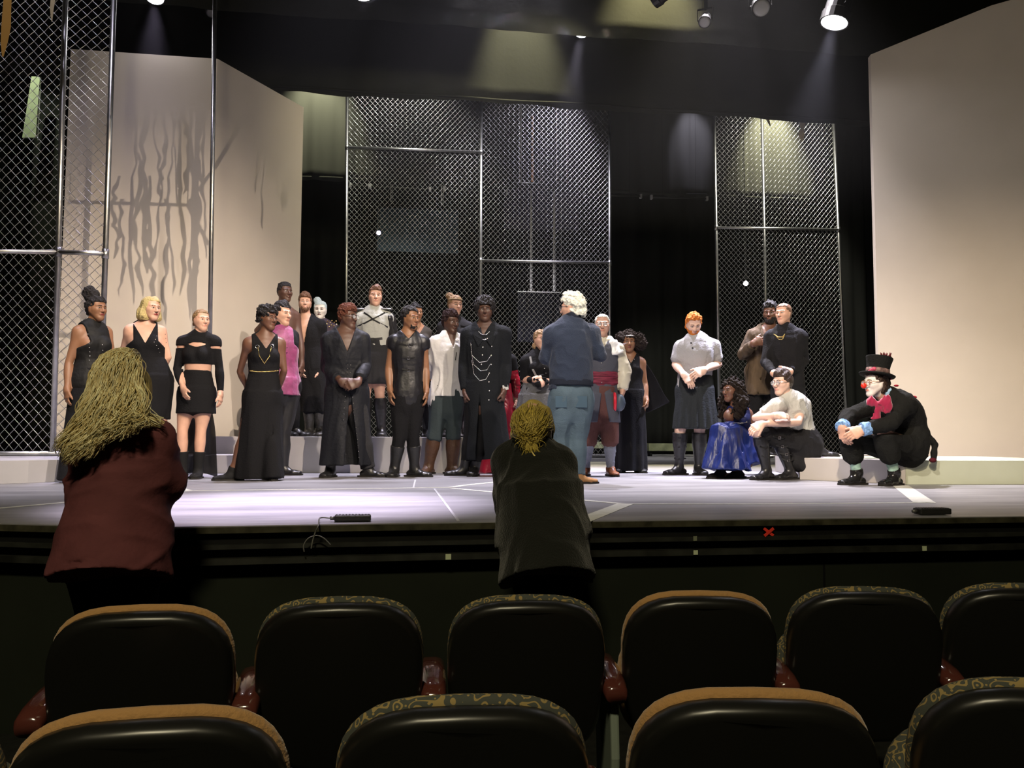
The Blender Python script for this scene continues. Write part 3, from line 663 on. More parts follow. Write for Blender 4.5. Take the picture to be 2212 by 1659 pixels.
# ---- painted lines on the stage floor
M_LINE = mat('white_floor_line', (.62, .62, .56), rough=.6, var=.12, vscale=20)
def gline(name, pts, w, label, m=M_LINE, w1=None):
    g = [G(*p) for p in pts]; b = MB()
    for i in range(len(g) - 1):
        d = nrm(g[i + 1] - g[i]); s = np.array([-d[1], d[0], 0]) * w / 2; s1 = s * (w1 or w) / w
        b.prism([g[i] - s + (0, 0, .0005), g[i + 1] - s1 + (0, 0, .0005), g[i + 1] + s1 + (0, 0, .0005), g[i] + s + (0, 0, .0005)], (0, 0, .0018))
    return tag(b.build(name, m), label, 'floor marking', 'lines marked on the stage floor')
gline('floor_line', [(-60, 1101), (0, 1098), (160, 1084), (360, 1064), (412, 1060)], .045, 'pale line on the stage floor curving behind the burgundy shirt')
gline('floor_line', [(412, 1060), (700, 1057), (975, 1053)], .032, 'long straight white line behind the brightest pool of light')
gline('floor_line', [(346, 1046), (412, 1060)], .035, 'short pale line meeting the corner beside the burgundy sleeve')
gline('floor_line', [(975, 1053), (1000, 1049), (1075, 1041), (1160, 1031)], .055, 'white line running upstage towards the man in jeans')
gline('floor_line', [(975, 1055), (1140, 1070), (1350, 1089)], .05, 'white diagonal line passing behind the black sweater to the sharp corner')
gline('floor_line', [(1350, 1089), (1650, 1089), (1997, 1086)], .028, 'thin white line from the sharp corner to the bench end')
gline('floor_line', [(1350, 1089), (1255, 1126)], .10, 'broad white stripe from the sharp corner to the stage edge beside the black sweater')
gline('floor_line', [(1945, 1049), (1997, 1086)], .13, 'broad white stripe in front of the clown boots')
M_FAINT = mat('faint_floor_scratch', (.42, .42, .45), rough=.6)
gline('floor_line', [(938, 1056), (990, 1126)], .014, 'faint scratched line crossing the bright floor to the stage edge', M_FAINT)
gline('floor_line', [(897, 1037), (893, 1054)], .014, 'very short faint line in front of the black buckled boots', M_FAINT)

# ---- scenic walls
HW = 5.12
def flat(name, p0, p1, z0, z1, th, label, m=M_WALL):
    p0 = np.array(p0, float); p1 = np.array(p1, float); d = nrm((p1 - p0) * (1, 1, 0)); n = np.array([-d[1], d[0], 0]); n = n if n[1] > 0 else -n
    if np.isscalar(z1): z1 = (z1, z1)
    b = MB().prism([(p0[0], p0[1], z0), (p1[0], p1[1], z0), (p1[0], p1[1], z1[1]), (p0[0], p0[1], z1[0])], n * th)
    return tag(b.build(name, m), label, 'scenery wall')
A0 = P(124, 800, 9.62); A1 = P(459, 500, 9.86); B1 = P(650, 500, 11.35)
flat('scenery_flat', A0, A1, 0, HW, .09, 'tall beige scenery wall behind the tall wire fence, carrying ragged shadows')
flat('scenery_flat', A1, B1, 0, HW, .09, 'tall beige scenery wall angled back between thin steel post and black backdrop')
C0 = P(1893, 600, 9.95); C1 = P(2162, 600, 9.3); C2 = C1 + (C1 - C0) * .75
tag(MB().prism([(C0[0], C0[1], 0), (C2[0], C2[1], 0), (C2[0], C2[1], 5.62), (C1[0], C1[1], P(2150, 12, 9.3)[2]), (C0[0], C0[1], P(1882, 118, 9.95)[2])], (.02, .09, 0)).build('scenery_flat', M_WALL), 'tall beige scenery wall behind the clown, its top edge rising to a peak', 'scenery wall')
# ---- platforms
def slab(name, pts, z0, z1, m, label, cat='platform'):
    return tag(MB().prism([(p[0], p[1], z0) for p in pts], (0, 0, z1 - z0)).build(name, m, bevel=.004), label, cat)
g0 = G(-160, 1052); g1 = G(60, 1044); g2 = G(345, 1029); g3 = G(455, 1022.5); g4 = G(612, 1022.5)
slab('stage_platform', [g0, g1, g2, g3, (g3[0], g3[1] + .05), (A1[0] - .02, A1[1] - .03), (A0[0] - .02, A0[1] - .03), (-5.6, A0[1] + .1)], 0, .194, M_PLAT, 'low grey platform under the tall wire fence')
t0 = P(440, 980, 9.44); t1 = P(612, 980, 9.44); g5 = (t1[0], t1[1])
slab('stage_platform', [g3, g4, (t1[0], t1[1]), (t0[0] + .02, t0[1])], 0, .198, M_PLAT2, 'low pale step between the sheer train and the trouser slit')
slab('stage_platform', [(t0[0], t0[1] + .003), (t1[0] - .01, t1[1] + .003), (t1[0] - .01, t1[1] + 1.2), (t1[0] - .35, t1[1] + 1.0), (A1[0] + .06, A1[1] - .05)], 0, .40, M_PLAT2, 'higher grey step along the foot of the angled scenery wall')
b0 = G(617, 1022); b1 = G(930, 1022); b2 = G(1010, 1023.5)
slab('stage_platform', [b0, b1, (b1[0] + .12, b1[1] + 1.5), (b0[0] + .15, b0[1] + 1.5)], 0, .402, M_PLAT, 'long grey block that the back row of performers stands on')
slab('stage_platform', [(b1[0] + .004, b1[1]), b2, (b2[0] + .1, b2[1] + 1.4), (b1[0] + .125, b1[1] + 1.45)], 0, .402, M_PLAT2, 'pale beige block behind the brown laced boots')
h0 = G(1728, 1036); h1 = G(1957, 1047); h2 = G(2400, 1046)
slab('bench_platform', [h0, h1, (h1[0] + .02, C1[1] - .02), (C0[0], C0[1] - .03), (h0[0] + .65, h0[1] + 1.9), (h0[0] + .25, h0[1] + .6)], 0, .216, M_PLAT2, 'low white bench under the seated performers')
slab('bench_platform', [(h1[0] + .004, h1[1]), h2, (h2[0], C1[1] - .02), (h1[0] + .024, C1[1] - .022)], 0, .214, mat('pale_green_platform_paint', (.52, .56, .44), rough=.7, var=.05, vscale=3), 'low pale green bench end running along the sloping-topped wall')
M_OLIVE = mat('olive_paint', (.22, .24, .14), rough=.6, var=.3, vscale=6)
for xa, xb, D_, zc, hh_, l in ((1398, 1560, 18.2, .2, .17, 'low olive bench in the dark gap between the wire fences'), (1262, 1330, 17.2, .25, .14, 'short green bench seen through the wire between brown breeches')):
    s0 = P(xa, 975, D_); s1 = P(xb, 975, D_); r = thing('low_bench', l, 'bench', ((s0[0] + s1[0]) / 2, s0[1], 0))
    MB().box(((s0[0] + s1[0]) / 2, s0[1], zc), (s1[0] - s0[0], .25, hh_)).build('bench_top', M_OLIVE, r, bevel=.01)
    for q in (s0[0] + .06, s1[0] - .06): MB().box((q, s0[1], (zc - hh_ / 2) / 2), (.05, .2, zc - hh_ / 2)).build('leg', M_BLK, r)
# ---- chain-link fences
def fence(label, posts, Y, rails, zb, zt, pr=.028, pitch=(.089, .104), wr=.0028, mesh=None, group='chain link fence panels'):
    """posts: [((px, py) near the bottom, (px, py) near the top)], rails: [(i, j, px row left, px row right)]"""
    L = []
    for (bx, by), (tx, ty) in posts:
        b_ = PY(bx, by, Y); t_ = PY(tx, ty, Y); f = lambda z, b_=b_, t_=t_: b_ + (t_ - b_) * ((z - b_[2]) / (t_[2] - b_[2])); L.append(f)
    root = thing('chain_link_fence', label, 'fence', L[0](zb), group)
    for f in L:
        MB().tube([f(zb), f(zt)], pr, 12).build('post', M_STEEL, root, smooth=True)
    for i, j, ya, yb in rails:
        za = PY(posts[i][0][0], ya, Y)[2] if ya is not None else zb + .02; zc = PY(posts[j][0][0], yb, Y)[2] if yb is not None else zb + .02
        rl = MB().tube([L[i](za) + (0, -.01, 0), L[j](zc) + (0, -.01, 0)], pr * .85, 12).build('rail', M_STEEL, root, smooth=True)
        for q in (L[i](za), L[j](zc)): MB().tube([q - UP * .05, q + UP * .05], pr * 1.25, 12).build('clamp', M_STEEL, rl, smooth=True)
    for i, j in (mesh or [(a, a + 1) for a in range(len(L) - 1)]):
        V = []; F = []; nv = 0; px_, pz = pitch
        w0 = L[i](zb)[0] + pr; w1 = L[j](zb)[0] - pr; ww = w1 - w0; hh = zt - zb - .06
        sl = pz / px_
        for fam in (1, -1):
            n = int((ww + hh / sl) / px_) + 1
            for k in range(-int(hh / sl / px_) - 1 if fam == 1 else 0, n + 1 if fam == -1 else int(ww / px_) + 1):
                x0 = k * px_                                    # at the bottom
                ta = 0.0; tb = hh
                if fam == 1: ta = max(0, -x0 * sl); tb = min(hh, (ww - x0) * sl)
                else: ta = max(0, (x0 - ww) * sl); tb = min(hh, x0 * sl)
                if tb - ta < .03: continue
                m = max(2, int((tb - ta) / (pz / 4)) + 1); t = np.linspace(ta, tb, m)
                x = (x0 + fam * t / sl) / ww; z = zb + .05 + t; dy = .004 * np.cos(t / (pz / 2) * math.pi) * fam
                ph = .0 + np.zeros(m)
                P0 = np.stack([L[i](zz) * (1 - xx) + L[j](zz) * xx for zz, xx in zip(z, x)]); P0[:, 1] += dy
                T = np.gradient(P0, axis=0); T /= np.linalg.norm(T, axis=1)[:, None]
                N = np.array([0, 1.0, 0]); S = np.cross(T, N); S /= np.linalg.norm(S, axis=1)[:, None]; N = np.cross(S, T); K = 4
                for a in range(K): V.append(P0 + wr * (S * math.cos(2 * math.pi * a / K) + N * math.sin(2 * math.pi * a / K)))
                base = nv + np.arange(m - 1)
                for a in range(K): F.append(np.stack([base + a * m, base + ((a + 1) % K) * m, base + ((a + 1) % K) * m + 1, base + a * m + 1], 1))
                nv += K * m
        mesh_obj('wire_mesh', np.concatenate(V), np.concatenate(F), M_WIRE, root)
    return root
fence('tall chain link fence on the low grey platform in front of the beige wall', [((-235, 540), (-225, 0)), ((119, 800), (141, 5)), ((214, 960), (246, 5))], 8.75, [(0, 1, 541, 544.5), (1, 2, 544.5, 548), (0, 2, None, None)], .20, 5.9, pitch=(.086, .106), wr=.003)
fence('broad chain link fence in three posts behind the centre of the crowd', [((746.5, 900), (750, 205)), ((1037.5, 900), (1040, 225)), ((1317, 900), (1316.5, 240))], 15.0, [(0, 1, 318, 329), (1, 2, 563, 568), (0, 1, None, None), (1, 2, None, None)], .03, 7.2, pr=.03, wr=.0036)
fence('narrow chain link fence behind the two men in dark clothes', [((1556, 960), (1543, 262)), ((1661, 960), (1646, 262)), ((1831, 960), (1801, 275))], 14.6, [(0, 2, 492, 497), (0, 2, None, None)], .05, 6.9, pr=.03, wr=.0036)
a_ = PY(450, 960, 9.2); b_ = PY(464, 15, 9.2)
tag(MB().tube([(a_[0] * 1.0, a_[1], .2), a_ + (b_ - a_) * 1.12], .024, 12).build('steel_post', M_STEEL, smooth=True), 'thin bare steel post standing where the two beige walls meet', 'post')
# ---- borders and drapes
def drape(name, x0, x1, Y, z0, z1, label, m, fold=.02, nfold=1.2, wob=.02, hem=True):
    nx = int((x1 - x0) / .06); nz = 14; X = np.linspace(x0, x1, nx); Z = np.linspace(z0, z1, nz); V = []; r_ = random.Random(int(Y * 10)); ph = [r_.uniform(0, 6.28) for _ in range(4)]
    for j, z in enumerate(Z):
        t = 1 - j / (nz - 1)
        for x in X:
            y = Y + fold * t * (math.sin(x * nfold * 6.28 + ph[0]) + .6 * math.sin(x * nfold * 11.1 + ph[1])) ; V.append((x, y, z + (wob * (math.sin(x * 1.7 + ph[2]) + .5 * math.sin(x * 5.3 + ph[3])) if j == 0 else 0)))
    F = np.array([(j * nx + i, j * nx + i + 1, (j + 1) * nx + i + 1, (j + 1) * nx + i) for j in range(nz - 1) for i in range(nx - 1)])
    root = thing(name, label, 'curtain', (x0, Y, z0)); o = mesh_obj('cloth', np.array(V), F, m, root)
    s_ = o.modifiers.new('thick', 'SOLIDIFY'); s_.thickness = .006
    if hem:
        b = MB(); pts = [(x, Y - .012, z0 + .06 + .01 * math.sin(x * 3)) for x in np.linspace(x0 + .02, x1 - .02, 60)]
        b.tube(pts, .018, 6).build('hem_pocket', m, root, smooth=True)
    return root
M_BORD = mat('black_border_cloth', (.012, .0125, .0095), rough=.95, bump=.1, bscale=14, spec=.1)
M_BACKB = mat('grey_border_cloth', (.05, .052, .045), rough=.95, bump=.1, bscale=12, spec=.1, stretch=(1, 1, .2))
YB1 = 12.0; zb1 = (PY(700, 198, YB1)[2] + PY(1500, 252, YB1)[2]) / 2
zb0 = PY(1412, 87, 10.2)[2]
drape('border_curtain', -7.4, 9.4, 10.2, zb0, 9.0, 'black border curtain nearest the audience, above the hanging lamp', M_BORD, fold=.008, wob=.012, hem=False)
drape('border_curtain', -7.2, 9.4, YB1, zb1, 9.0, 'wide black border curtain hanging above the performers, with a yellow pool of light', M_BORD, fold=.012, wob=.018)
YB2 = 17.4; zb2 = (PY(700, 393, YB2)[2] + PY(1620, 428, YB2)[2]) / 2
drape('border_curtain', -7.2, 9.6, YB2, zb2, 9.0, 'grey border curtain with soft folds far upstage', M_BACKB, fold=.045, nfold=1.6, wob=.01)
for x0, x1, Y, l in ((PY(1822, 600, 16.0)[0], 9.85, 16.2, 'black side curtain beside the sloping-topped wall'), (-7.2, PY(120, 600, 16.4)[0], 16.4, 'black side curtain seen through the tall fence')):
    drape('side_curtain', x0, x1, Y, .02, 8.9, l, M_DRAPE, fold=.05, nfold=2.2, wob=0, hem=False)
drape('back_curtain', -7.2, 9.6, 19.9, .02, 9.0, 'full black curtain across the rear of the stage', M_DRAPE, fold=.06, nfold=1.8, wob=0, hem=False)
# ---- pipes, translucent panels and cable strips behind the wire
M_TIP = mat('white_tape', (.7, .7, .66), rough=.7)
def hang(q, parent=None):
    return MB().tube([np.asarray(q, float), (q[0], q[1], 9.0)], .0025, 4).build('hanging_line', mat('black_line', (.01, .01, .01), rough=.9), parent)
def batten(xa, ya, xb, yb, Y, label):
    a = PY(xa, ya, Y); b = PY(xb, yb, Y); r = thing('batten_pipe', label, 'pipe', a, 'pipes hung below the upstage border')
    MB().tube([a, b], .022, 8).build('pipe', mat('dark_pipe', (.05, .05, .045), rough=.5, metal=.6), r, smooth=True)
    for q in (a, b): MB().box(q, (.045, .07, .09)).build('end_tape', M_TIP, r)
    for t in (.2, .8): hang(a + (b - a) * t, r)
batten(757, 400, 798, 402, 17.0, 'very short pipe with white taped ends behind the left post of the broad fence')
batten(800, 402, 929, 409, 17.1, 'dark pipe with white ends behind the broad fence, left length')
batten(960, 408, 1095, 415, 17.1, 'dark pipe with one white end behind the middle post')
batten(1262, 420, 1384, 424, 17.1, 'dark pipe with white end in the gap beside the broad fence')
batten(1407, 426, 1527, 429, 17.1, 'dark pipe with two white ends in the open gap between fences')
M_GLASSY = mat('dark_blue_gel', (.05, .10, .14), rough=.45, spec=.4)
def panel(x0, y0, x1, y1, Y, label, m=M_GLASSY):
    a = PY(x0, y0, Y); b = PY(x1, y1, Y)
    o = tag(MB().box(((a[0] + b[0]) / 2, Y, (a[2] + b[2]) / 2), (abs(b[0] - a[0]), .02, abs(a[2] - b[2]))).build('projection_screen', m, bevel=.004), label, 'screen')
    for t in (.1, .9): hang((a[0] + (b[0] - a[0]) * t, Y, a[2]), o)
    return o
panel(815, 448, 990, 548, 18.6, 'dark teal panel hanging behind the broad fence')
panel(1090, 372, 1250, 500, 18.8, 'dark violet panel behind the brightest patch of wire', mat('dark_violet_gel', (.05, .045, .09), rough=.4))
panel(1118, 632, 1208, 740, 18.6, 'deep blue panel low behind the wire beside the white-haired man', mat('deep_blue_gel', (.003, .004, .014), rough=.4))
M_STRIP = mat('perforated_strip', (.6, .6, .52), rough=.6); M_COP = mat('copper_strip', (.6, .28, .1), rough=.4, metal=.6)
def strip(x, y0, y1, Y, w, label, m=M_STRIP):
    a = PY(x, y0, Y); b = PY(x, y1, Y); r = thing('hanging_strip', label, 'strip', b, 'metal strips hanging upstage')
    MB().box((b[0], Y, (9.0 + b[2]) / 2), (w, .012, 9.0 - b[2])).build('band', m, r)
    n = int((a[2] - b[2]) / .11); h = MB().box((b[0], Y - .0066, (a[2] + b[2]) / 2), (w * .12, .004, a[2] - b[2] - .02))
    for i in range(min(n, 60)): h.box((b[0], Y - .008, b[2] + .06 + i * .11), (w * .45, .006, .05))
    h.build('slots', mat('dark_slot', (.01, .01, .01), rough=.9) if m is M_STRIP else mat('bright_copper', (.9, .5, .25), rough=.3, metal=.8), r)
strip(845, 196, 436, 18.2, .05, 'perforated strip hanging from the border to above the teal panel')
strip(955, 200, 442, 18.2, .055, 'perforated strip nearest the middle fence post')
strip(1124, 215, 392, 16.6, .05, 'perforated strip joined to the short crossbar behind bright wire')
strip(1150, 220, 393, 16.5, .05, 'copper perforated strip glinting beside the foil square', M_COP)
strip(1202, 226, 395, 16.6, .02, 'thin bright rod between copper strip and outer rod', mat('bright_rod', (.7, .7, .68), rough=.3, metal=.9))
strip(1225, 230, 397, 16.6, .02, 'outermost thin bright rod behind the bright wire', MATS['bright_rod'])
strip(1147, 508, 628, 17.6, .05,  'perforated strip standing on the deep blue panel, nearer the middle post')
strip(1197, 510, 629, 17.6, .05, 'perforated strip standing on the deep blue panel, nearer the white-haired man')
a = PY(1112, 394, 16.45); b = PY(1168, 396, 16.45); tag(MB().tube([a, b], .012, 8).tube([b, (b[0], b[1], 9.0)], .003, 4).build('crossbar', MATS['bright_rod'], smooth=True), 'short bright crossbar under the perforated strips', 'bar')
a = PY(1118, 630, 17.4); b = PY(1212, 632, 17.4); tag(MB().tube([a, b], .01, 8).tube([b, (b[0], b[1], 9.0)], .003, 4).build('crossbar', M_STRIP, smooth=True), 'thin crossbar along the top of the deep blue panel', 'bar')
a = PY(1145, 237, 16.3); tag(MB().box(a, (.34, .03, .25)).tube([a, (a[0], a[1], 9.0)], .004, 4).build('foil_square', mat('crumpled_foil', (.75, .75, .8), rough=.25, metal=.9, bump=1.0, bscale=14), bevel=.004), 'crumpled silver foil square taped high behind the wire', 'foil')
a = PY(1139, 236, 16.3)
# an added pale panel stands in for the lit slot seen through the tall fence
w0 = PY(76, 163, 15.8); w1 = PY(58, 297, 15.8)
tag(MB().prism([PY(68, 165, 15.8), PY(86, 165, 15.8), PY(77, 297, 15.8), PY(48, 297, 15.8)], (0, .05, 0)).tube([PY(77, 168, 15.82), (PY(77, 168, 15.82)[0], 15.82, 9.0)], .004, 4).build('lit_slot_stand_in', mat('lit_slot_green', (.5, .55, .38), rough=.7, var=.1)), 'narrow pale green panel standing in for a lit slot behind the tall fence', 'board')
w2 = PY(85, 250, 15.75); tag(MB().box(w2, (.02, .03, .95)).tube([w2, (w2[0], w2[1], 9.0)], .004, 4).build('slot_edge_pipe', MATS['bright_rod']), 'thin bright pipe along the edge of the pale stand-in panel', 'pipe')
# torn cloth
def ribbon(name, pts, w, m, parent=None, seed=0, th=.004):
    r_ = random.Random(seed); b = MB(); pts = [np.asarray(p, float) for p in pts]; n = len(pts); vs = []; fs = []
    for i, p in enumerate(pts):
        ww = w * r_.uniform(.45, 1.25) * (1 if i < n - 1 else .2); j = r_.uniform(-.3, .3) * w
        vs += [p + RH * (j - ww / 2), p + RH * (j + ww / 2), p + RH * (j + ww / 2) + (0, th, 0), p + RH * (j - ww / 2) + (0, th, 0)]
    for i in range(n - 1):
        for k in range(4): fs.append((i * 4 + k, i * 4 + (k + 1) % 4, i * 4 + 4 + (k + 1) % 4, i * 4 + 4 + k))
    fs += [(0, 1, 2, 3), tuple((n - 1) * 4 + k for k in (3, 2, 1, 0))]
    return b.add(vs, fs).build(name, m, parent)
for seed, (x, y0, y1, Y, w, c, l) in enumerate([(5, -160, 122, 8.2, .075, (.45, .25, .06), 'orange torn cloth strip hanging at the outer edge of the tall fence'), (108, -160, 46, 8.4, .05, (.45, .38, .25), 'tan torn cloth tip hanging in front of the tall fence'),
        (1733, 180, 306, 12.4, .10, (.5, .45, .3), 'pale torn cloth tip hanging in front of the narrow fence'), (1660, 180, 272, 12.5, .08, (.4, .35, .2), 'short torn cloth tip above the narrow fence middle post')]):
    tip = PY(x, y1, Y); tag(ribbon('torn_cloth_strip', [np.array([tip[0] + .02 * math.sin(t * 9), Y, 9.0 + (tip[2] - 9.0) * t]) for t in np.linspace(0, 1, 34)], w, mat('torn_cloth_%d' % seed, c, rough=.9), seed=seed), l, 'cloth strip')
# unseen strips and pipes added overhead, shaped from the shadows they throw on the walls
LS = np.array([2.6, -2.6, 7.4]); YS = 4.4
def onwall(px, py, B=False):
    d = ray(px, py); p0, p1 = (A1, B1) if B else (A0, A1); n = np.cross(nrm((p1 - p0) * (1, 1, 0)), UP); t = ((p0 - ORG) @ n) / (d @ n); return ORG + d * t
def sh(px, py, B=False):
    w = onwall(px, py, B); t = (YS - LS[1]) / (w[1] - LS[1]); return LS + (w - LS) * t
rag = thing('unseen_shadow_strips', 'unseen torn strips and pipes shaped to throw the wall shadows', 'shadow caster', sh(405, 300))
M_RAG = mat('dark_rag_cloth', (.06, .05, .04), rough=.95)
for a, b, B in (((150, 436), (405, 443), 0), ((405, 443), (458, 370), 0), ((405, 443), (452, 530), 0)): MB().tube([sh(*a), sh(*b)], .012, 8).build('pipe', M_STEEL, rag, smooth=True)
for a, b in (((540, 235), (652, 298)), ((464, 362), (540, 235)), ((540, 235), (520, 180))): MB().tube([sh(*a, True), sh(*b, True)], .013, 8).build('pipe', M_STEEL, rag, smooth=True)
for q in ((150, 436), (405, 443)): MB().tube([sh(*q), (sh(*q)[0], sh(*q)[1], 9.0)], .004, 6).build('hanging_line', M_RAG, rag)
hang(sh(540, 235, True), rag)
rr = random.Random(5)
for i, (x, y0, y1, w, B) in enumerate([(286, 200, 660, 9, 0), (298, 330, 640, 12, 0), (313, 215, 590, 16, 0), (325, 380, 700, 13, 0), (341, 230, 560, 7, 0), (352, 205, 430, 12, 0), (358, 430, 700, 11, 0), (368, 210, 640, 6, 0), (380, 200, 470, 5, 0), (390, 205, 640, 12, 0),
        (401, 200, 420, 13, 0), (412, 230, 690, 14, 0), (426, 420, 600, 16, 0), (433, 205, 400, 12, 0), (440, 200, 560, 8, 0), (248, 380, 560, 12, 0), (262, 430, 640, 9, 0),
        (556, 200, 420, 6, 1), (570, 190, 500, 6, 1), (583, 195, 380, 7, 1), (596, 200, 430, 6, 1), (606, 205, 460, 8, 1), (618, 215, 450, 18, 1), (628, 300, 420, 10, 1)]):
    pts = [sh(x + rr.uniform(-4, 4) + 5 * math.sin(t * 7 + i), y0 + (y1 - y0) * t, bool(B)) for t in np.linspace(0, 1, 16)]
    ribbon('torn_strip', pts, w * .0026, M_RAG, rag, seed=40 + i)
print('rag lowest', min(sh(358, 700)[2], sh(628, 420, True)[2]), sh(405, 443))
# ---------------------------------------------------------------- stage lamps
M_LAMPB = mat('lamp_black', (.012, .012, .013), rough=.45, metal=.4)
def fixture(px, py, D, aim, kind, label, col=(1, 1, 1), em=40, size=.11, up=.45, energy=0, angle=40, blend=.4, lcol=None, Y=None):
    """a stage lantern: body, lens, yoke, clamp; its own light sits just in front of the lens"""
    c = PY(px, py, Y) if Y else P(px, py, D); ax = nrm(np.asarray(aim, float) - c); r = thing('stage_light', label, 'stage light', c, 'stage lights on the grid'); s = size
    MB().lathe([(s * .5, -s * 2.4), (s * .95, -s * 2.1), (s * 1.0, -s * .9), (s * 1.12, -s * .8), (s * 1.12, 0), (s * 1.0, 0), (s * .95, -s * .08)], c, ax, 20).build('housing', M_LAMPB, r, smooth=False)
    MB().lathe([(s * .96, -s * .12), (s * .97, -s * .05), (s * .7, s * .02), (s * .3, s * .06), (.001, s * .07)], c, ax, 20).build('lens', mat('lamp_lens_' + kind, col, rough=.2, emit=em, ecol=col), r, smooth=True)
    x = nrm(np.cross(ax, UP)); m_ = c - ax * s * 1.1; b = MB(); b.bar(m_ + x * s * 1.3, m_ + x * s * 1.3 + UP * s * 2, .02, .008, up=x); b.bar(m_ - x * s * 1.3, m_ - x * s * 1.3 + UP * s * 2, .02, .008, up=x); b.bar(m_ + x * s * 1.3 + UP * s * 2, m_ - x * s * 1.3 + UP * s * 2, .03, .01)
    b.tube([m_ - x * s * 1.3, m_ - x * s * 1.0], .012, 8); b.tube([m_ + x * s * 1.3, m_ + x * s * 1.0], .012, 8); b.build('yoke', M_LAMPB, r)
    MB().box(m_ + UP * (s * 2 + .05), (.05, .07, .10)).tube([m_ + UP * s * 2.0, (m_[0], m_[1], 9.0)], .012, 8).build('clamp', M_LAMPB, r)
    if energy: spot('lamp_beam', c + ax * (s * .15 + .02), aim, energy, lcol or col, angle, blend, .05)
    return r
LITC = (1.0, .97, 1.0)
fixture(1802, 50, None, (3.4, 8.6, 0), 'white', 'large lit stage light blazing white near the sloping-topped wall', LITC, 60, .15, Y=8.6, energy=4200, angle=34, blend=1, lcol=(.80, .78, 1.0))
fixture(1255, 74, None, (1.3, 10.2, 0), 'white', 'small lit stage light at the hem of the nearest border', LITC, 60, .085, Y=10.8, energy=4200, angle=30, blend=1, lcol=(.86, .80, 1.0))
fixture(335, -3, None, (-2.6, 8.4, 0), 'white', 'lit stage light peeking at the top edge above the beige wall', LITC, 60, .10, Y=10.0, energy=2400, angle=30, blend=1, lcol=(.80, .70, 1.0))
fixture(784, -8, None, (-.5, 8, 0), 'white', 'barely visible lit stage light cut by the top edge, above the broad fence', LITC, 60, .09, Y=8.6)
fixture(1412, -2, None, (1.9, 10.1, 5.3), 'warm', 'lit stage light at the top edge throwing yellow light on the border', (1, .9, .6), 30, .10, Y=9.0, energy=500, angle=60, blend=1)
fixture(1645, 18, None, (2.2, 3.0, 0), 'dark', 'unlit round stage light with grey lens at the top edge', (.3, .3, .3), 0, .10, Y=8.8)
fixture(1522, 48, None, (1.8, 6.0, 1.5), 'dark', 'narrow unlit stage light angled down beside the lit yellow border', (.3, .3, .3), 0, .07, Y=9.3)
fixture(1611, 612, None, P(1611, 640, 4), 'white', 'small bright work lamp far behind the narrow fence', LITC, 80, .055, Y=17.3)
fixture(818, 503, None, P(818, 560, 4), 'glow', 'small dim lamp beside the teal panel behind the broad fence', (.7, .6, .9), 6, .05, Y=17.9)

fixture(455, 28, None, (-2.0, 5.0, 0), 'dark', 'small unlit stage light in the dark above the fold of the beige walls', (.3, .3, .3), 0, .06, Y=11.0)
# ---------------------------------------------------------------- small things on and under the stage edge
def on_edge(px, off=0.0, z=0):
    """a point of the stage edge under photo column px"""
    best = None
    for i in range(len(EDGE) - 1):
        for t in np.linspace(0, 1, 60):
            e = EDGE[i] + (EDGE[i + 1] - EDGE[i]) * t; d = abs(PX(e)[0] - px)
            if best is None or d < best[0]: best = (d, e, nrm(EDGE[i + 1] - EDGE[i]))
    return best[1] + np.array([0, off, z]), best[2]
M_BOX = mat('black_floor_box', (.016, .016, .016), rough=.55, bump=.2, bscale=50)
c, d = on_edge(757, .10, .018); n_ = np.array([-d[1], d[0], 0])
fl = thing('floor_microphone', 'flat black floor microphone on the bright stage edge with a cable', 'microphone', c - (0, 0, .018))
MB().box(c, (.17, .06, .028), (d, n_, UP)).build('case', M_BOX, fl, bevel=.006)
g_ = MB()
for i in range(11): g_.box(c - d * .075 + d * .015 * i + UP * .0145, (.006, .045, .003), (d, n_, UP))
g_.build('grille', mat('dark_grille', (.03, .03, .03), rough=.4, metal=.6), fl)
MB().tube([c - d * .085, c - d * .105], .009, 8).build('plug', mat('plug_grey', (.2, .2, .2), rough=.4, metal=.6), fl, smooth=True)
e1, _ = on_edge(690, -.03, -.02); e2, _ = on_edge(672, -.035, -.09); e3, _ = on_edge(660, -.045, -.15)
def bez(pts, n=10):
    pts = [np.asarray(p, float) for p in pts]; o = []
    for i in range(len(pts) - 1):
        p0 = pts[max(i - 1, 0)]; p1, p2 = pts[i], pts[i + 1]; p3 = pts[min(i + 2, len(pts) - 1)]
        for t in np.linspace(0, 1, n, endpoint=False): o.append(.5 * ((2 * p1) + (-p0 + p2) * t + (2 * p0 - 5 * p1 + 4 * p2 - p3) * t * t + (-p0 + 3 * p1 - 3 * p2 + p3) * t ** 3))
    return o + [pts[-1]]
dE = lambda px, py: P(px, py, (on_edge(px)[0] @ FH) - .045)
tag(MB().tube(bez([c - d * .105, c - d * .15 + (0, -.01, .002), dE(688, 1134), dE(681, 1150), dE(676, 1166), dE(672, 1185)]), .0035, 6).build('microphone_cable', mat('grey_cable', (.13, .13, .12), rough=.5), smooth=True), 'thin grey cable dropping from the floor microphone over the stage edge', 'cable')
tag(MB().tube(bez([dE(657, 1192), dE(656, 1178), dE(666, 1163), dE(684, 1157), dE(700, 1163), dE(714, 1177)]), .003, 6).build('loose_cable', MATS['grey_cable'], smooth=True), 'thin loop of loose cable under the stage edge', 'cable')
c, d = on_edge(2044, .12, .02); n_ = np.array([-d[1], d[0], 0])
fl = thing('floor_microphone', 'flat black floor microphone on the dim stage edge near the bench', 'microphone', c - (0, 0, .02))
MB().box(c, (.18, .07, .032), (d, n_, UP)).build('case', M_BOX, fl, bevel=.006); MB().tube([c - d * .09, c - d * .115], .009, 8).build('plug', MATS['plug_grey'], fl, smooth=True)
g_ = MB()
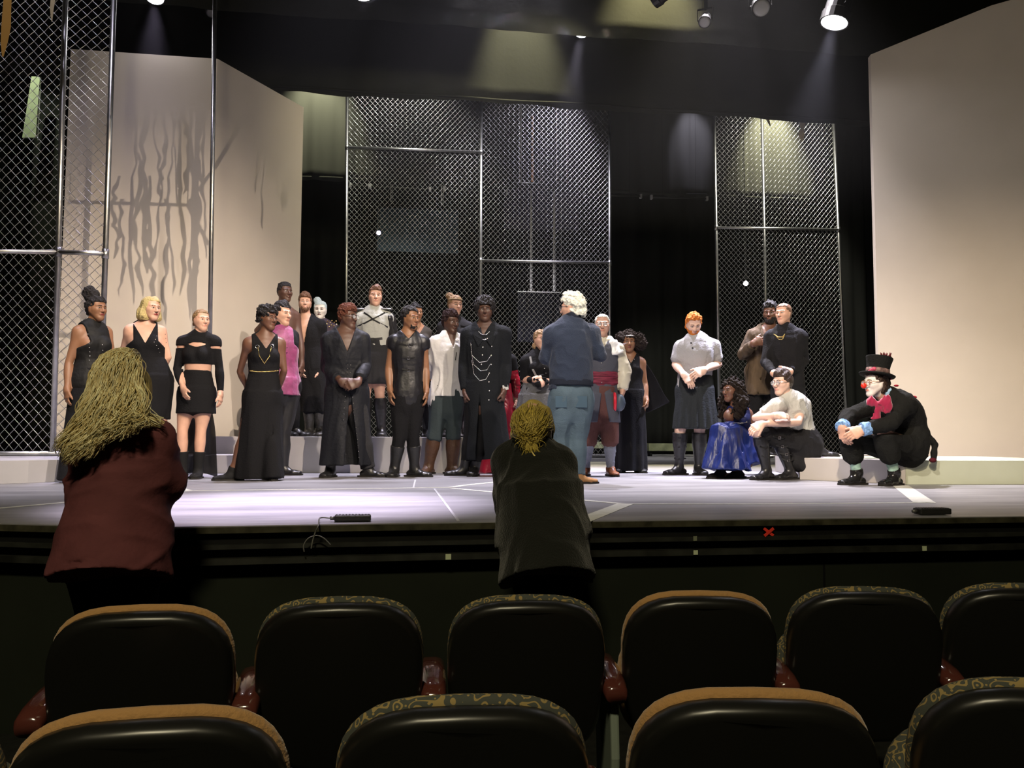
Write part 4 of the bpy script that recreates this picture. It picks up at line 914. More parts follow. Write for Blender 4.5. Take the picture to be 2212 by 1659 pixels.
for i in range(11): g_.box(c - d * .075 + d * .015 * i + UP * .0165, (.006, .055, .003), (d, n_, UP))
g_.build('grille', MATS['dark_grille'], fl)
# red tape cross on the fascia, white tape squares on the lower ledge
M_RED = mat('red_tape', (.8, .05, .03), rough=.6)
c, d = on_edge(1657, -.003, -.064)
x_ = MB(); 
for s_ in (1, -1): x_.box(c + (0, -.002 * s_, 0), (.062, .003, .014), (nrm(d * .80 + UP * .60 * s_), (0, 1, 0), nrm(np.cross(nrm(d * .80 + UP * .60 * s_), (0, 1, 0)))))
tag(x_.build('tape_cross', M_RED), 'red tape cross stuck on the black stage front', 'tape')
M_WT = mat('pale_green_tape', (.55, .62, .42), rough=.7)
for px, s_, l in ((971, .026, 'white tape square on the ledge under the bright stage edge'), (1501, .022, 'white tape square on the lower ledge below the kilted man'), (1993, .024, 'pale tape square on the lower ledge nearest the bench end')):
    c, d = on_edge(px, -.013, -.157); tag(MB().box(c, (s_, .003, s_), (d, (0, 1, 0), UP)).build('tape_square', M_WT), l, 'tape', 'white tape marks on the stage front')
c, d = on_edge(1499, -.007, -.09); tag(MB().box(c, (.018, .003, .022), (d, (0, 1, 0), UP)).build('tape_square', mat('dull_tape', (.2, .22, .15), rough=.7)), 'small dull tape scrap on the upper ledge below the kilted man', 'tape', 'white tape marks on the stage front')

# ---------------------------------------------------------------- theatre seats
M_SHELL = mat('seat_back_plastic', (.008, .008, .007), rough=.33, spec=.5)
def fabric_plain(): return mat('tan_seat_fabric', (.36, .20, .075), rough=.95, bump=.3, bscale=90, sheen=.3)
def fabric_scroll():
    if 'scroll' in MATS: return MATS['scroll']
    m = bpy.data.materials.new('scroll_seat_fabric'); m.use_nodes = True; nt = m.node_tree; b = nt.nodes['Principled BSDF']; L = nt.links.new; b.inputs['Roughness'].default_value = .95
    tc = nt.nodes.new('ShaderNodeTexCoord'); n = nt.nodes.new('ShaderNodeTexNoise'); n.inputs['Scale'].default_value = 34; n.inputs['Detail'].default_value = 0; L(tc.outputs['Object'], n.inputs[0])
    w = nt.nodes.new('ShaderNodeTexWave'); w.inputs['Scale'].default_value = 1.2; w.wave_type = 'RINGS'; w.inputs['Distortion'].default_value = 0
    mu = nt.nodes.new('ShaderNodeMath'); mu.operation = 'MULTIPLY'; mu.inputs[1].default_value = 26; L(n.outputs[0], mu.inputs[0])
    si = nt.nodes.new('ShaderNodeMath'); si.operation = 'SINE'; L(mu.outputs[0], si.inputs[0])
    vo = nt.nodes.new('ShaderNodeTexVoronoi'); vo.inputs['Scale'].default_value = 75; L(tc.outputs['Object'], vo.inputs[0])
    lt = nt.nodes.new('ShaderNodeMath'); lt.operation = 'LESS_THAN'; lt.inputs[1].default_value = .22; L(vo.outputs[0], lt.inputs[0])
    gt = nt.nodes.new('ShaderNodeMath'); gt.operation = 'GREATER_THAN'; gt.inputs[1].default_value = .72; L(si.outputs[0], gt.inputs[0])
    mx = nt.nodes.new('ShaderNodeMath'); mx.operation = 'MAXIMUM'; L(lt.outputs[0], mx.inputs[0]); L(gt.outputs[0], mx.inputs[1])
    mc = nt.nodes.new('ShaderNodeMix'); mc.data_type = 'RGBA'; mc.inputs[6].default_value = (.05, .055, .045, 1); mc.inputs[7].default_value = (.26, .19, .07, 1); L(mx.outputs[0], mc.inputs[0]); L(mc.outputs[2], b.inputs['Base Color'])
    nt.nodes.remove(w); MATS['scroll'] = m; return m
M_ARM = mat('varnished_armrest_wood', (.085, .024, .018), rough=.16, coat=.8, spec=.6)
M_PAN = mat('grey_seat_side', (.2, .24, .2), rough=.7)
def superq(w, h, n=36, e=3.4, taper=.0, topflat=1.0):
    """outline of a seat back, x across and z up from 0 to h"""
    o = []
    for i in range(n):
        a = 2 * math.pi * i / n; ca, sa = math.cos(a), math.sin(a)
        x = math.copysign(abs(ca) ** (2 / e), ca) * w / 2; z = math.copysign(abs(sa) ** (2 / e), sa) * h / 2 + h / 2
        o.append((x * (1 - taper * (1 - z / h)), z + .014 * (1 - (2 * x / w) ** 2) * (z / h)))
    return o
def loft(secs, cap=True):
    b = MB(); n = len(secs[0]); vs = [p for s_ in secs for p in s_]; fs = []
    for i in range(len(secs) - 1):
        for k in range(n): fs.append((i * n + k, i * n + (k + 1) % n, (i + 1) * n + (k + 1) % n, (i + 1) * n + k))
    if cap: fs += [tuple(range(n - 1, -1, -1)), tuple((len(secs) - 1) * n + k for k in range(n))]
    return b.add(vs, fs)
def make_seat(fabric, arms):
    """origin on the floor under the seat back; the seat faces +y"""
    r = thing('theatre_seat', 'theatre seat', 'seat', (0, 0, 0)); tilt = R(10); H0 = .40; hh = .53; w = .50
    def sec(sc, y, dz=0, ww=w):
        o = []
        for x, z in superq(ww * sc, hh * sc if sc > .9 else hh * sc, taper=.06):
            z = z + hh * (1 - sc) / 2 + dz; Y = y - .03 * (2 * x / w) ** 2 * -1
            o.append((x, Y * math.cos(tilt) - z * math.sin(tilt), H0 + z * math.cos(tilt) + Y * math.sin(tilt)))
        return o
    s1 = loft([sec(.90, -.028), sec(.955, -.026), sec(.985, -.016), sec(1.0, .0), sec(1.0, .016), sec(.985, .022)]).build('back_shell', M_SHELL, r, smooth=True)
    loft([sec(.975, .018, .004), sec(1.0, .026, .006), sec(1.008, .036, .009), sec(.99, .052, .008), sec(.93, .064, .006), sec(.7, .068, .004)]).build('back_cushion', fabric, r, smooth=True)
    # tipped-up seat pan in front of the back
    pan = []
    for y, sc in ((.12, .86), (.135, .93), (.17, .97), (.21, .93), (.225, .82)):
        pan.append([(x * .94 * sc / .97, y + z * .16 - .01, .36 + z * .80 * sc) for x, z in superq(w, .5, e=3.0)])
    loft(pan).build('seat_pan', fabric, r, smooth=True)
    for g in ((1, -1) if arms == 2 else (1,)):
        x = g * .275
        a = []
        for y, ww, t, z in ((-.06, .030, .022, .600), (-.05, .036, .030, .603), (.0, .040, .034, .612), (.12, .044, .034, .622), (.25, .046, .032, .622), (.31, .042, .026, .612), (.33, .026, .014, .602)):
            a.append([(x + ww * math.copysign(abs(math.cos(q)) ** .7, math.cos(q)), y, z + t * .5 + t * math.copysign(abs(math.sin(q)) ** .8, math.sin(q))) for q in np.linspace(0, 2 * math.pi, 14, endpoint=False)])
        ar = loft(a).build('armrest', M_ARM, r, smooth=True)
        MB().prism([(x - .014, -.02, .0), (x - .014, .24, .0), (x - .014, .22, .1), (x - .014, .26, .42), (x - .014, .24, .6), (x - .014, -.02, .61), (x - .014, -.04, .4), (x - .014, 0, .1)], (.028, 0, 0)).build('side_panel', M_PAN, r, bevel=.008)
    MB().prism([(-.268, .03, .36), (-.268, .22, .34), (-.268, .27, .45), (-.268, .25, .57), (-.268, .18, .61), (-.268, .06, .58)], (.018, 0, 0)).build('side_cover', mat('grey_side_cover', (.30, .36, .33), rough=.7), r, bevel=.006)
    return r
def copy_tree(o, parent=None):
    c = o.copy(); COL.objects.link(c)
    if parent is not None: c.parent = parent
    for ch in list(o.children): copy_tree(ch, c)
    return c
ZH = -.95
seat_defs = []
SEATS = {('p', 2): make_seat(fabric_plain(), 1), ('s', 2): make_seat(fabric_scroll(), 1), ('q', 2): make_seat(fabric_plain(), 2)}
used = set()
def place_seat(px, ptop, D, rot, fab, label, group):
    k = (fab, 2); o = SEATS[k] if k not in used else copy_tree(SEATS[k]); used.add(k)
    g = P(px, ptop, D); o.location = (g[0], g[1] + .1, ZH); o.rotation_euler = (0, 0, R(rot)); o.scale = (1, 1, 1); 
    s_ = (g[2] - ZH) / .962; o.scale = (1, 1, s_)
    o['label'] = label; o['group'] = group; o['category'] = 'seat'
    return o
gA, gB = 'theatre seats in the row nearest the stage', 'theatre seats in the row nearest the viewer'
for px, pt, D, rot, fab, l in ((292, 1305, 2.22, 4, 'q', 'theatre seat with plain tan top edge below the burgundy shirt'), (733, 1287, 2.36, 0, 's', 'theatre seat with scroll fabric edge between two wooden armrests'),
        (1147, 1283, 2.48, -4, 's', 'theatre seat with scroll fabric edge directly below the black sweater'), (1530, 1274, 2.55, -8, 'p', 'theatre seat with thin tan edge in the row nearest the stage, under the kilted man'),
        (1893, 1265, 2.62, -12, 's', 'theatre seat with scroll edge between two grey side panels'), (2240, 1258, 2.68, -16, 's', 'half-seen theatre seat at the far end of the row nearest the stage')):
    place_seat(px, pt, D, rot, fab, l, gA)
for px, pt, D, rot, fab, l in ((-398, 1540, 1.36, 8, 's', 'theatre seat mostly outside the picture beside the nearest tan-topped seat'), (300, 1533, 1.43, 4, 'p', 'large nearest theatre seat with thick tan top edge, below the seat with tan rim'), (1010, 1505, 1.52, -2, 's', 'large nearest theatre seat with gold scroll fabric on its top'),
        (1662, 1490, 1.57, -9, 'p', 'large nearest theatre seat with broad tan top and side edge'), (2310, 1469, 1.60, -16, 's', 'large nearest theatre seat with scroll fabric, cut off at the picture corner')):
    place_seat(px, pt, D, rot, fab, l, gB)
# ---------------------------------------------------------------- wardrobe helpers
C_BLK = mat('black_cloth', (.0065, .0065, .008), rough=.85, bump=.25, bscale=70, spec=.2)
C_BLK2 = mat('black_wool', (.010, .010, .012), rough=.9, bump=.35, bscale=90, spec=.2)
C_LEA = mat('leather_black', (.013, .013, .014), rough=.36, bump=.25, bscale=26)
C_CHAR = mat('charcoal_cloth', (.025, .025, .028), rough=.85, bump=.3, bscale=80)
C_SHEER = mat('sheer_black', (.012, .012, .014), rough=.7, bump=.3, bscale=30); C_SHEER.node_tree.nodes['Principled BSDF'].inputs['Alpha'].default_value = .82
H_BLK = mat('hair_black', (.008, .006, .006), rough=.6, bump=.9, bscale=90, spec=.4)
H_DBR = mat('hair_dark_brown', (.035, .018, .012), rough=.5, bump=.7, bscale=80, spec=.5)
H_BRN = mat('hair_brown', (.13, .06, .03), rough=.5, bump=.7, bscale=80, spec=.5)
H_LBR = mat('hair_light_brown', (.28, .17, .08), rough=.5, bump=.7, bscale=80, spec=.5)
M_SILV = mat('metal_silver', (.8, .8, .82), rough=.22, metal=1); M_GOLD = mat('metal_gold', (.8, .6, .25), rough=.25, metal=1)
M_STUD = mat('metal_stud', (.75, .74, .7), rough=.25, metal=.9)
def fr_(s, p):
    q = p - s.X['NB'].astype(np.float32); return q @ s.SU.astype(np.float32), q[:, 2], q @ s.f.astype(np.float32)
def vneck(s, w, dep, extra=None, back=.0):
    def f(p, d):
        x, z, fr = fr_(s, p); x = x - 0.0; r = np.maximum(-(z + dep - np.abs(x) * dep / w) * .6, -(fr - back)); d = np.maximum(d, -r)
        return extra(p, d) if extra else d
    return f
def nosleeve(s, extra=None, k=.80):
    la = abs((s.X['Sa'] - s.X['NB']) @ s.SU); lb = abs((s.X['Sb'] - s.X['NB']) @ s.SU)
    def f(p, d):
        x, z, fr = fr_(s, p); lim = np.where(x < 0, la, lb) * k
        e = (np.abs(x) - lim - np.clip(-z - .14, 0, .3) * 1.2) * .8
        d = np.maximum(d, e); return extra(p, d) if extra else d
    return f
def above(s, z, extra=None):
    def f(p, d):
        d = np.maximum(d, z - p[:, 2]); return extra(p, d) if extra else d
    return f
def below(s, z, extra=None):
    def f(p, d):
        d = np.maximum(d, p[:, 2] - z); return extra(p, d) if extra else d
    return f
def slit(s, w0, w1, zt, zb, off=0, extra=None, sgn=1):
    """an opening down the front widening from w0 at height zt to w1 at zb"""
    def f(p, d):
        x, z, fr = fr_(s, p); t = np.clip((zt - p[:, 2]) / (zt - zb), 0, 1); w = w0 + (w1 - w0) * t
        r = np.maximum(np.maximum(np.abs(x - off) - w, p[:, 2] - zt), -(fr * sgn)); d = np.maximum(d, -r)
        return extra(p, d) if extra else d
    return f
def zat(s, px, py): return P(px, py, s.D)[2]
def mk(label, cx, ty, fy, D=None, H=None, z0=0.0, **kw):
    D = D or G(cx, fy, z0) @ FH
    H = H or (P(cx, ty, D)[2] - z0 - .012)
    return Person(label, cx, ty, fy, D, H, z0=z0, **kw)
def trousers(s, m, t1=1.92, inf=(.012, .016), ti=.012, top=.24, name='trousers', wr=(.004, 7), **kw):
    return s.gar(name, s.torso(-.16, top, ti, k=.04, cap=None) + s.limb('leg', 'a', 0, t1, inf, cap=.006, k=.04) + s.limb('leg', 'b', 0, t1, inf, cap=.006, k=.04), m, post=kw.get('post') or below(s, s.sp(top)[2]), wr=wr)
def boots(s, top=1.35, m=None, inf=.008, name='boot', tinf=None, **kw):
    for n in 'ab': s.shoe(n, name, m or C_LEA, top=top, inf=inf, tinf=tinf if tinf is not None else inf + .006, **kw)
def top_(s, m, t0=.1, inf=.014, sl=1.9, sinf=.012, post=None, name='shirt', wr=(.003, 7), t1=1.0, cuff=.006, h=.0085, extra=None, hem=None):
    if hem is not None:
        p0 = post; nb = s.X['NB'].astype(np.float32)
        def post(q, d):
            x, z, fr = fr_(s, q); d = np.maximum(d, np.minimum(hem - q[:, 2], .20 * s.k - np.abs(x))); return p0(q, d) if p0 else d
    pr = s.torso(t0, t1, inf, cap=.008)
    if sl:
        for n in 'ab': pr += s.limb('arm', n, 0, sl, sinf, cap=cuff, k=.035)
    return s.gar(name, pr + (extra or []), m, post=post, wr=wr, h=h)
def afro(s, m, r=.13, c=(0, .05, -.02), amp=.009, fr=34, face_w=.058, front=.05, parts=None, low=-.07):
    ex = [s.hp(c, c, r, k=.03)] + (parts or [])
    return s.hair('face', m, extra=ex, amp=amp, fr=fr, front=front, low=low)
def sheet(s, rows, m, name, th=.004):
    """rows of (px, py, dd): a cloth surface through them"""
    V = np.array([[P(*q[:2], s.D + q[2]) for q in r] for r in rows]); a, b = V.shape[:2]; U = 5; W_ = 5
    def up(A, k):
        n = A.shape[0]; o = []
        for i in range(n - 1):
            p0, p1, p2, p3 = A[max(i - 1, 0)], A[i], A[i + 1], A[min(i + 2, n - 1)]
            for t in np.linspace(0, 1, k, endpoint=False): o.append(.5 * (2 * p1 + (p2 - p0) * t + (2 * p0 - 5 * p1 + 4 * p2 - p3) * t * t + (3 * p1 - p0 - 3 * p2 + p3) * t ** 3))
        return np.array(o + [A[-1]])
    V = up(V, U); V = up(V.transpose(1, 0, 2), W_).transpose(1, 0, 2); a, b = V.shape[:2]
    F = np.array([(i * b + j, i * b + j + 1, (i + 1) * b + j + 1, (i + 1) * b + j) for i in range(a - 1) for j in range(b - 1)])
    o = mesh_obj(name, V.reshape(-1, 3), F, m, s.root); md = o.modifiers.new('thick', 'SOLIDIFY'); md.thickness = th; return o
def tubeo(s, pts, r, m, name, n=8): return MB().tube(pts, r, n).build(name, m, s.root, smooth=True)

# 1 --- bun, studded black vest
p = mk('person with a high dark bun and silver-studded black vest, nearest the tall fence', 196, 641, 1041, 7.05, yaw=48, sex='f', skin='brown', hyaw=66, hc=(208, 668), bulk=1.12,
       J=dict(NB=(199, 708), Sa=(170, 717), Sb=(229, 718), Ea=(148, 785), Wa=(145, 843), Eb=(243, 775, .05), Wb=(236, 828, .0)), hands=('hang', 'hang'), lips=(.16, .03, .03))
p.body()
p.hair('short', H_BLK, extra=[p.hp((-.01, .155, -.07), (-.02, .175, -.08), .078, .07, k=.012), p.hp((0, .04, -.09), (0, -.03, -.08), .05, .035, k=.03)], amp=.007, fr=30, front=.055, back=-.07)
top_(p, mat('vest_leather', (.009, .009, .009), rough=.6, bump=.3, bscale=20), -.1, .016, None, post=nosleeve(p), name='vest')
p.gar('skirt', p.skirt(.25, .03, .175, .13, .26, .2, pl=(9, 0, .05, 0)), C_BLK)
p.studs([(190, 722), (192, 731), (193, 741), (193, 751), (194, 760), (194, 769), (193, 778), (221, 745), (222, 757), (223, 768)], .0055)
MB().tube([p.hl(.082, -.03, 0), p.hl(.084, -.10, 0)], .004 * p.hsc, 6).build('earring', M_SILV, p.root)
for n in 'ab': p.shoe(n, 'boot', C_LEA)

# 2 --- blonde bob, V-neck dress
p = mk('person with a blonde bob and sleeveless studded black wrap dress', 316, 641, 1036, 7.55, yaw=22, sex='f', skin='fair', hyaw=58, hc=(326, 668), bulk=1.1,
       J=dict(NB=(312, 706), Sa=(281, 714), Sb=(347, 716), Ea=(262, 774, .06), Wa=(290, 816, .2), Eb=(363, 772, .08), Wb=(336, 816, .2)), hands=('fist', 'fist'), lips=(.22, .03, .03))
p.body()
H_BLO = mat('hair_blonde', (.50, .40, .17), rough=.5, bump=.8, bscale=70, spec=.5)
p.hair('face', H_BLO, extra=[p.hp((-.065, .02, -.01), (-.08, -.09, .0), .045, .05, k=.03), p.hp((.065, .02, -.01), (.08, -.085, .0), .04, .045, k=.03), p.hp((0, .0, -.09), (0, -.08, -.08), (.08, .04), (.09, .045), k=.04)], amp=.008, fr=16, sc=(1, 1, .4), front=.075, low=-.125)
top_(p, C_BLK, .0, .014, None, post=nosleeve(p, vneck(p, .085, .17)), name='dress_bodice')
p.gar('dress_skirt', p.torso(-.16, .3, .014) + p.skirt(.1, zat(p, 316, 904), .185, .15, .20, .16) + p.limb('leg', 'a', 0, .5, .014) + p.limb('leg', 'b', 0, .5, .014), C_BLK, wr=(.004, 6))
p.studs([(341, 712), (341, 719), (339, 726), (336, 733), (333, 739), (338, 746), (342, 753), (345, 761), (357, 722), (358, 731), (359, 740)], .004)
for n in 'ab': p.shoe(n, 'boot', C_LEA)

# 3 --- cut-out crop top, mini skirt, sheer train
p = mk('person in a black cut-out crop top and mini skirt with a long sheer train', 414, 672, 1034, yaw=6, sex='f', skin='fair', hyaw=50, hc=(434, 693), hk=1.0,
       J=dict(NB=(431, 726), Sa=(395, 739), Sb=(465, 739), Ea=(382, 797, -.02), Wa=(396, 839, -.16), Eb=(474, 795), Wb=(476, 851), Ha=(405, 862), Hb=(443, 862), Ka=(394, 929), Kb=(434, 929), Aa=(394, 1018), Ab=(428, 1018)),
       hands=(dict(d=(.25, -.8, .2), n=(.6, 0, -.6), t=(.5, -.3, .8), curl=.3), 'hang'), toes=(-5, 8))
p.body()
p.hair('short', H_LBR, extra=[p.hp((0, -.01, -.11), (0, -.03, -.115), .036, k=.01)], amp=.002, fr=40, inf=.005, front=.07, back=-.03)
za, zb = zat(p, 430, 748), zat(p, 430, 787)
def cut3(q, d):
    x, z, fr = fr_(p, q); h = .020 * (1 - (x / .085) ** 2)
    r = np.maximum(np.abs(q[:, 2] - za - .006 - .10 * np.abs(x)) - h, -fr); d = np.maximum(d, -r)
    r = np.maximum(np.abs(q[:, 2] - za + .012) - .011, .115 - np.abs(x)); d = np.maximum(d, -r); return np.maximum(d, np.minimum(zb - q[:, 2], .145 - np.abs(x)))
top_(p, C_BLK, .35, .010, 1.88, .008, post=cut3, name='crop_top', wr=(.002, 8))
p.gar('skirt', p.torso(-.16, .34, .010) + p.skirt(.12, zat(p, 430, 892), .165, .13, .182, .14), C_BLK, wr=(.002, 6), post=below(p, zat(p, 430, 798)))
sheet(p, [[(398, 850, .16), (415, 850, .20), (432, 852, .2), (450, 850, .16)], [(385, 920, .16), (412, 930, .26), (436, 930, .26), (464, 920, .16)], [(370, 985, .12), (408, 985, .3), (440, 985, .3), (468, 985, .12)], [(362, 1031, .02), (408, 1022, .30), (440, 1022, .30), (470, 1031, .0)]], C_SHEER, 'sheer_train')
boots(p, 1.52, mat('black_suede', (.012, .012, .013), rough=.8), .006, toe=None) if False else boots(p, 1.52, mat('black_suede', (.012, .012, .013), rough=.8), .006)

# 4 --- short curly hair, chain necklace, wide slit trousers
p = mk('person with short curly hair, gold chain belt and wide black slit trousers', 566, 660, 1038, yaw=20, sex='f', skin='dark', hyaw=60, hc=(578, 690),
       J=dict(NB=(573, 728), Sa=(536, 741), Sb=(606, 742), Ea=(518, 803, .05), Wa=(536, 842, .18), Eb=(614, 800, .06), Wb=(600, 845, .2), Ha=(549, 868), Hb=(585, 868), Ka=(527, 945), Kb=(585, 950), Aa=(504, 1013, -.02), Ab=(588, 1019)),
       hands=('fist', 'fist'), toes=(-62, 20))
p.body()
p.hair('face', H_BLK, extra=[p.hp((0, .09, .02), (0, .10, -.05), .07, .065, k=.03), p.hp((0, .03, -.09), (0, .0, -.09), .055, k=.03)], amp=.013, fr=26, front=.068, low=-.03)
top_(p, C_BLK, .1, .012, None, post=nosleeve(p, vneck(p, .075, .12)), name='top')
p.gar('wide_trousers', p.torso(-.16, .36, .013) + [Pr(p.sp(.1), P(560, 1034, p.D + .02) + UP * .01, (.17, .13), (.21, .15), U=p.HU, cap=.006, pl=(6, 0, .07, 1.2)), Pr(p.X['Hb'], P(590, 1034, p.D - .03) + UP * .01, (.09, .1), (.095, .13), cap=.006, k=.01)], C_BLK, wr=(.004, 5), post=lambda q, d: np.maximum(np.maximum(d, .006 - q[:, 2]), q[:, 2] - zat(p, 566, 796)))
p.chain([(541, 801), (556, 803), (573, 803), (590, 802), (602, 800)], .0045, M_GOLD, 'chain_belt')
p.chain([(557, 750), (560, 768), (571, 785), (582, 770), (586, 749)], .0035, M_GOLD, 'necklace')
b = MB()
for q in ((556, 749), (587, 748)):
    c = p.hit(*q, off=.008); b.tube([c + (RH * math.cos(a) + UP * math.sin(a)) * .017 for a in np.linspace(0, 6.283, 14)], .004, 6, cap=False)
b.build('strap_rings', M_SILV, p.root, smooth=True)
for n in 'ab': p.shoe(n, 'shoe', mat('black_suede', (.012, .012, .013), rough=.8), top=1.93, inf=.004)

# 5 --- magenta blazer
p = mk('person in a magenta sleeveless waistcoat over a black high collar', 606, 657, 1027, 8.37, yaw=45, skin='fair', hyaw=62, hc=(609, 680), hk=1.03,
       J=dict(NB=(606, 715), Sa=(583, 727, .05), Sb=(631, 727), Eb=(632, 785, .06), Wb=(618, 832, .05), Ab=(612, 1010), Aa=(590, 1010), Kb=(612, 940)), toes=(40, 84))
p.body()
p.hair('short', H_BLK, extra=[p.hp((0, .12, .03), (0, .12, -.04), .045, .04, k=.03)], amp=.005, fr=22, front=.06)
p.gar('high_collar', p.neck(.010, .62), C_BLK)
C_MAG = mat('magenta_jacquard', (.26, .045, .15), rough=.5, bump=.3, bscale=30, sheen=.3, var=.25, vscale=18)
p.gar('waistcoat', p.torso(-.05, .97, .018, cap=.008) + p.skirt(.1, zat(p, 620, 853), .175, .14, .19, .15), C_MAG, wr=(.004, 7), post=nosleeve(p, None, .98))
top_(p, C_BLK, .4, .010, 1.9, .010, name='shirt')
trousers(p, mat('black_satin_trousers', (.014, .014, .016), rough=.45)); boots(p, 1.6)
p.studs([(620, 751), (620, 762)], .005, m=C_BLK, name='button')

# 6 --- bare-chested tall man
p = mk('tall bare-chested person in black trousers standing at the end of the long grey block', 616, 610, 943, 9.55, z0=.402, yaw=22, skin='deep', hyaw=48, hpitch=4, hc=(615, 633),
       J=dict(NB=(611, 668), Sa=(586, 684), Sb=(638, 684), Ea=(556, 714, .1), Wa=(574, 750, .0), Eb=(650, 742, -.02), Wb=(652, 788, -.04), Ka=(613, 862), Kb=(633, 862), Aa=(616, 929), Ab=(637, 929)), toes=(55, 75))
p.X['Sa'] += UP * .0; p.body()
p.hair('short', H_BLK, extra=[p.hp((0, .115, .03), (0, .115, -.05), (.06, .022), k=.02, U=p.hs)], amp=.002, fr=50, inf=.005, front=.06)
trousers(p, C_BLK, inf=(.015, .02)); boots(p, 1.72)

# 7 --- bearded man, open black jacket
p = mk('bearded person with an open black jacket over a bare chest', 678, 637, 943, 9.8, z0=.402, yaw=0, skin='fair', hyaw=14, hpitch=6, hc=(659, 656),
       J=dict(NB=(661, 692), Sa=(634, 706), Sb=(691, 705), Ea=(634, 756), Wa=(648, 792, -.1), Eb=(697, 756), Wb=(692, 800), Ha=(664, 800), Hb=(686, 800), Ka=(668, 868), Kb=(690, 868), Aa=(668, 930), Ab=(692, 930)), toes=(0, 15))
p.body(); p.hair('short', H_BRN, extra=[p.hp((0, .10, .04), (0, .10, -.03), .062, .055, k=.03)], amp=.006, fr=22, front=.058); p.beard(H_BRN, .003)
top_(p, C_BLK, -.05, .024, 1.88, .018, post=vneck(p, .060, .36), name='jacket', wr=(.005, 6))
trousers(p, C_BLK, 1.3, inf=(.03, .05), wr=(.008, 7)); boots(p, 1.15, mat('wrinkled_dark_leather', (.05, .048, .045), rough=.3, bump=1.0, bscale=16), .012)

# 8 --- pale blue hair
p = mk('person with pale blue hair in a top knot and a studded ruffled collar', 705, 650, 943, 10.4, z0=.402, yaw=-5, sex='f', skin='white', hyaw=4, hc=(692, 671), hk=1.06,
       J=dict(NB=(698, 704), Sa=(678, 715), Sb=(724, 713), Ea=(676, 760), Eb=(728, 760)), lips=(.12, .05, .05))
p.M[5] = mat('dark_eye_makeup', (.10, .05, .03), rough=.6); p.body()
p.hair('short', mat('hair_pale_blue', (.50, .62, .68), rough=.5, bump=.5, bscale=70), extra=[p.hp((-.045, .13, -.05), (-.05, .145, -.05), .05, k=.02)], amp=.003, fr=30, inf=.006, front=.055)
C_PUR = mat('dark_purple_cloth', (.05, .035, .05), rough=.7, bump=.3, bscale=40)
top_(p, C_PUR, 0, .022, 1.9, .015, name='jacket', extra=[Pr(p.X['NB'] + UP * .0, p.X['NB'] + UP * .05 * 1, .085, .095, cap=.006, k=.03)])
p.studs([(708, 694), (713, 697), (717, 693), (722, 697), (726, 694), (716, 702), (721, 704), (711, 706), (727, 701), (706, 700)], .011, m=M_GOLD, name='collar_studs')
trousers(p, C_BLK); boots(p, 1.2, MATS['wrinkled_dark_leather'])

# 9 --- long studded robe
p = mk('person in glasses with hands clasped over a floor-length studded black robe', 752, 660, 1031, yaw=14, skin='deep', hyaw=66, hc=(751, 687), bulk=1.17, hk=1.04,
       J=dict(NB=(747, 720), Sa=(712, 736), Sb=(782, 736), Ea=(706, 793, .03), Wa=(738, 825, -.22), Eb=(789, 790, .02), Wb=(773, 826, -.22), Ha=(732, 862), Hb=(768, 862), Ka=(724, 940), Kb=(782, 940), Aa=(714, 1014), Ab=(795, 1013)),
       hands=(dict(d=(.9, -.25, .2), n=(.1, -.2, -.8), t=(0, .9, .1), curl=.6, fw=.3), dict(d=(-.9, -.25, .3), n=(-.1, -.2, -.8), t=(0, .9, .1), curl=.6, fw=.3)), toes=(-12, 82))
p.body(); p.hair('short', mat('hair_rust', (.10, .035, .022), rough=.8, bump=1, bscale=60), extra=[p.hp((0, .10, .03), (0, .10, -.04), .065, k=.03)], amp=.006, fr=40, inf=.008, front=.055); p.glasses(M_SILV, .022)
C_ROBE = mat('black_robe_cloth', (.011, .012, .016), rough=.6, bump=.3, bscale=30)
zh = zat(p, 752, 1003)
top_(p, C_ROBE, -.1, .022, 1.72, .024, post=vneck(p, .075, .20), name='robe_top', wr=(.005, 7))
p.gar('robe_skirt', p.torso(-.16, .2, .025) + p.skirt(.1, zh, .21, .16, .255, .20, pl=(7, .0, .05, .5)), C_ROBE, wr=(.004, 5), post=slit(p, .0, .075, zat(p, 752, 845), zh, .02))
p.gar('trousers', p.limb('leg', 'a', .2, 1.95, .012, cap=.006) + p.limb('leg', 'b', .2, 1.95, (.02, .035), cap=.006), C_CHAR); boots(p, 1.8)
p.studs([(751, 788), (758, 788), (751, 796), (758, 797), (750, 804), (757, 805), (746, 856), (745, 868), (744, 881), (743, 894), (742, 907), (762, 858), (763, 871), (764, 884), (766, 897), (767, 910), (769, 923), (770, 936), (772, 949), (773, 962), (774, 975), (775, 988), (776, 998)], .0035)

# 10 --- harness and kilt
p = mk('tall person in grey shirt with black chest harness and silver shoulder plates', 808, 618, 943, 9.6, z0=.402, yaw=2, skin='fair', hyaw=14, hc=(811, 641),
       J=dict(NB=(808, 674), Sa=(781, 688), Sb=(838, 688), Ea=(771, 735, .05), Wa=(780, 775, .12), Eb=(850, 733), Wb=(848, 772), Ha=(798, 785), Hb=(820, 785), Ka=(790, 850), Kb=(820, 850), Aa=(790, 930), Ab=(824, 930)), toes=(-8, 10), bulk=1.05)
p.body(); p.hair('short', H_BRN, extra=[p.hp((.01, .10, .04), (.01, .10, -.03), .056, .05, k=.03)], amp=.003, fr=30, inf=.006, front=.062)
top_(p, mat('pale_grey_shirt', (.36, .37, .34), rough=.8, bump=.2, bscale=60), .3, .016, .45, .018, name='shirt', wr=(.004, 8))
C_KILT = mat('black_kilt', (.016, .016, .018), rough=.8, bump=.2, bscale=60)
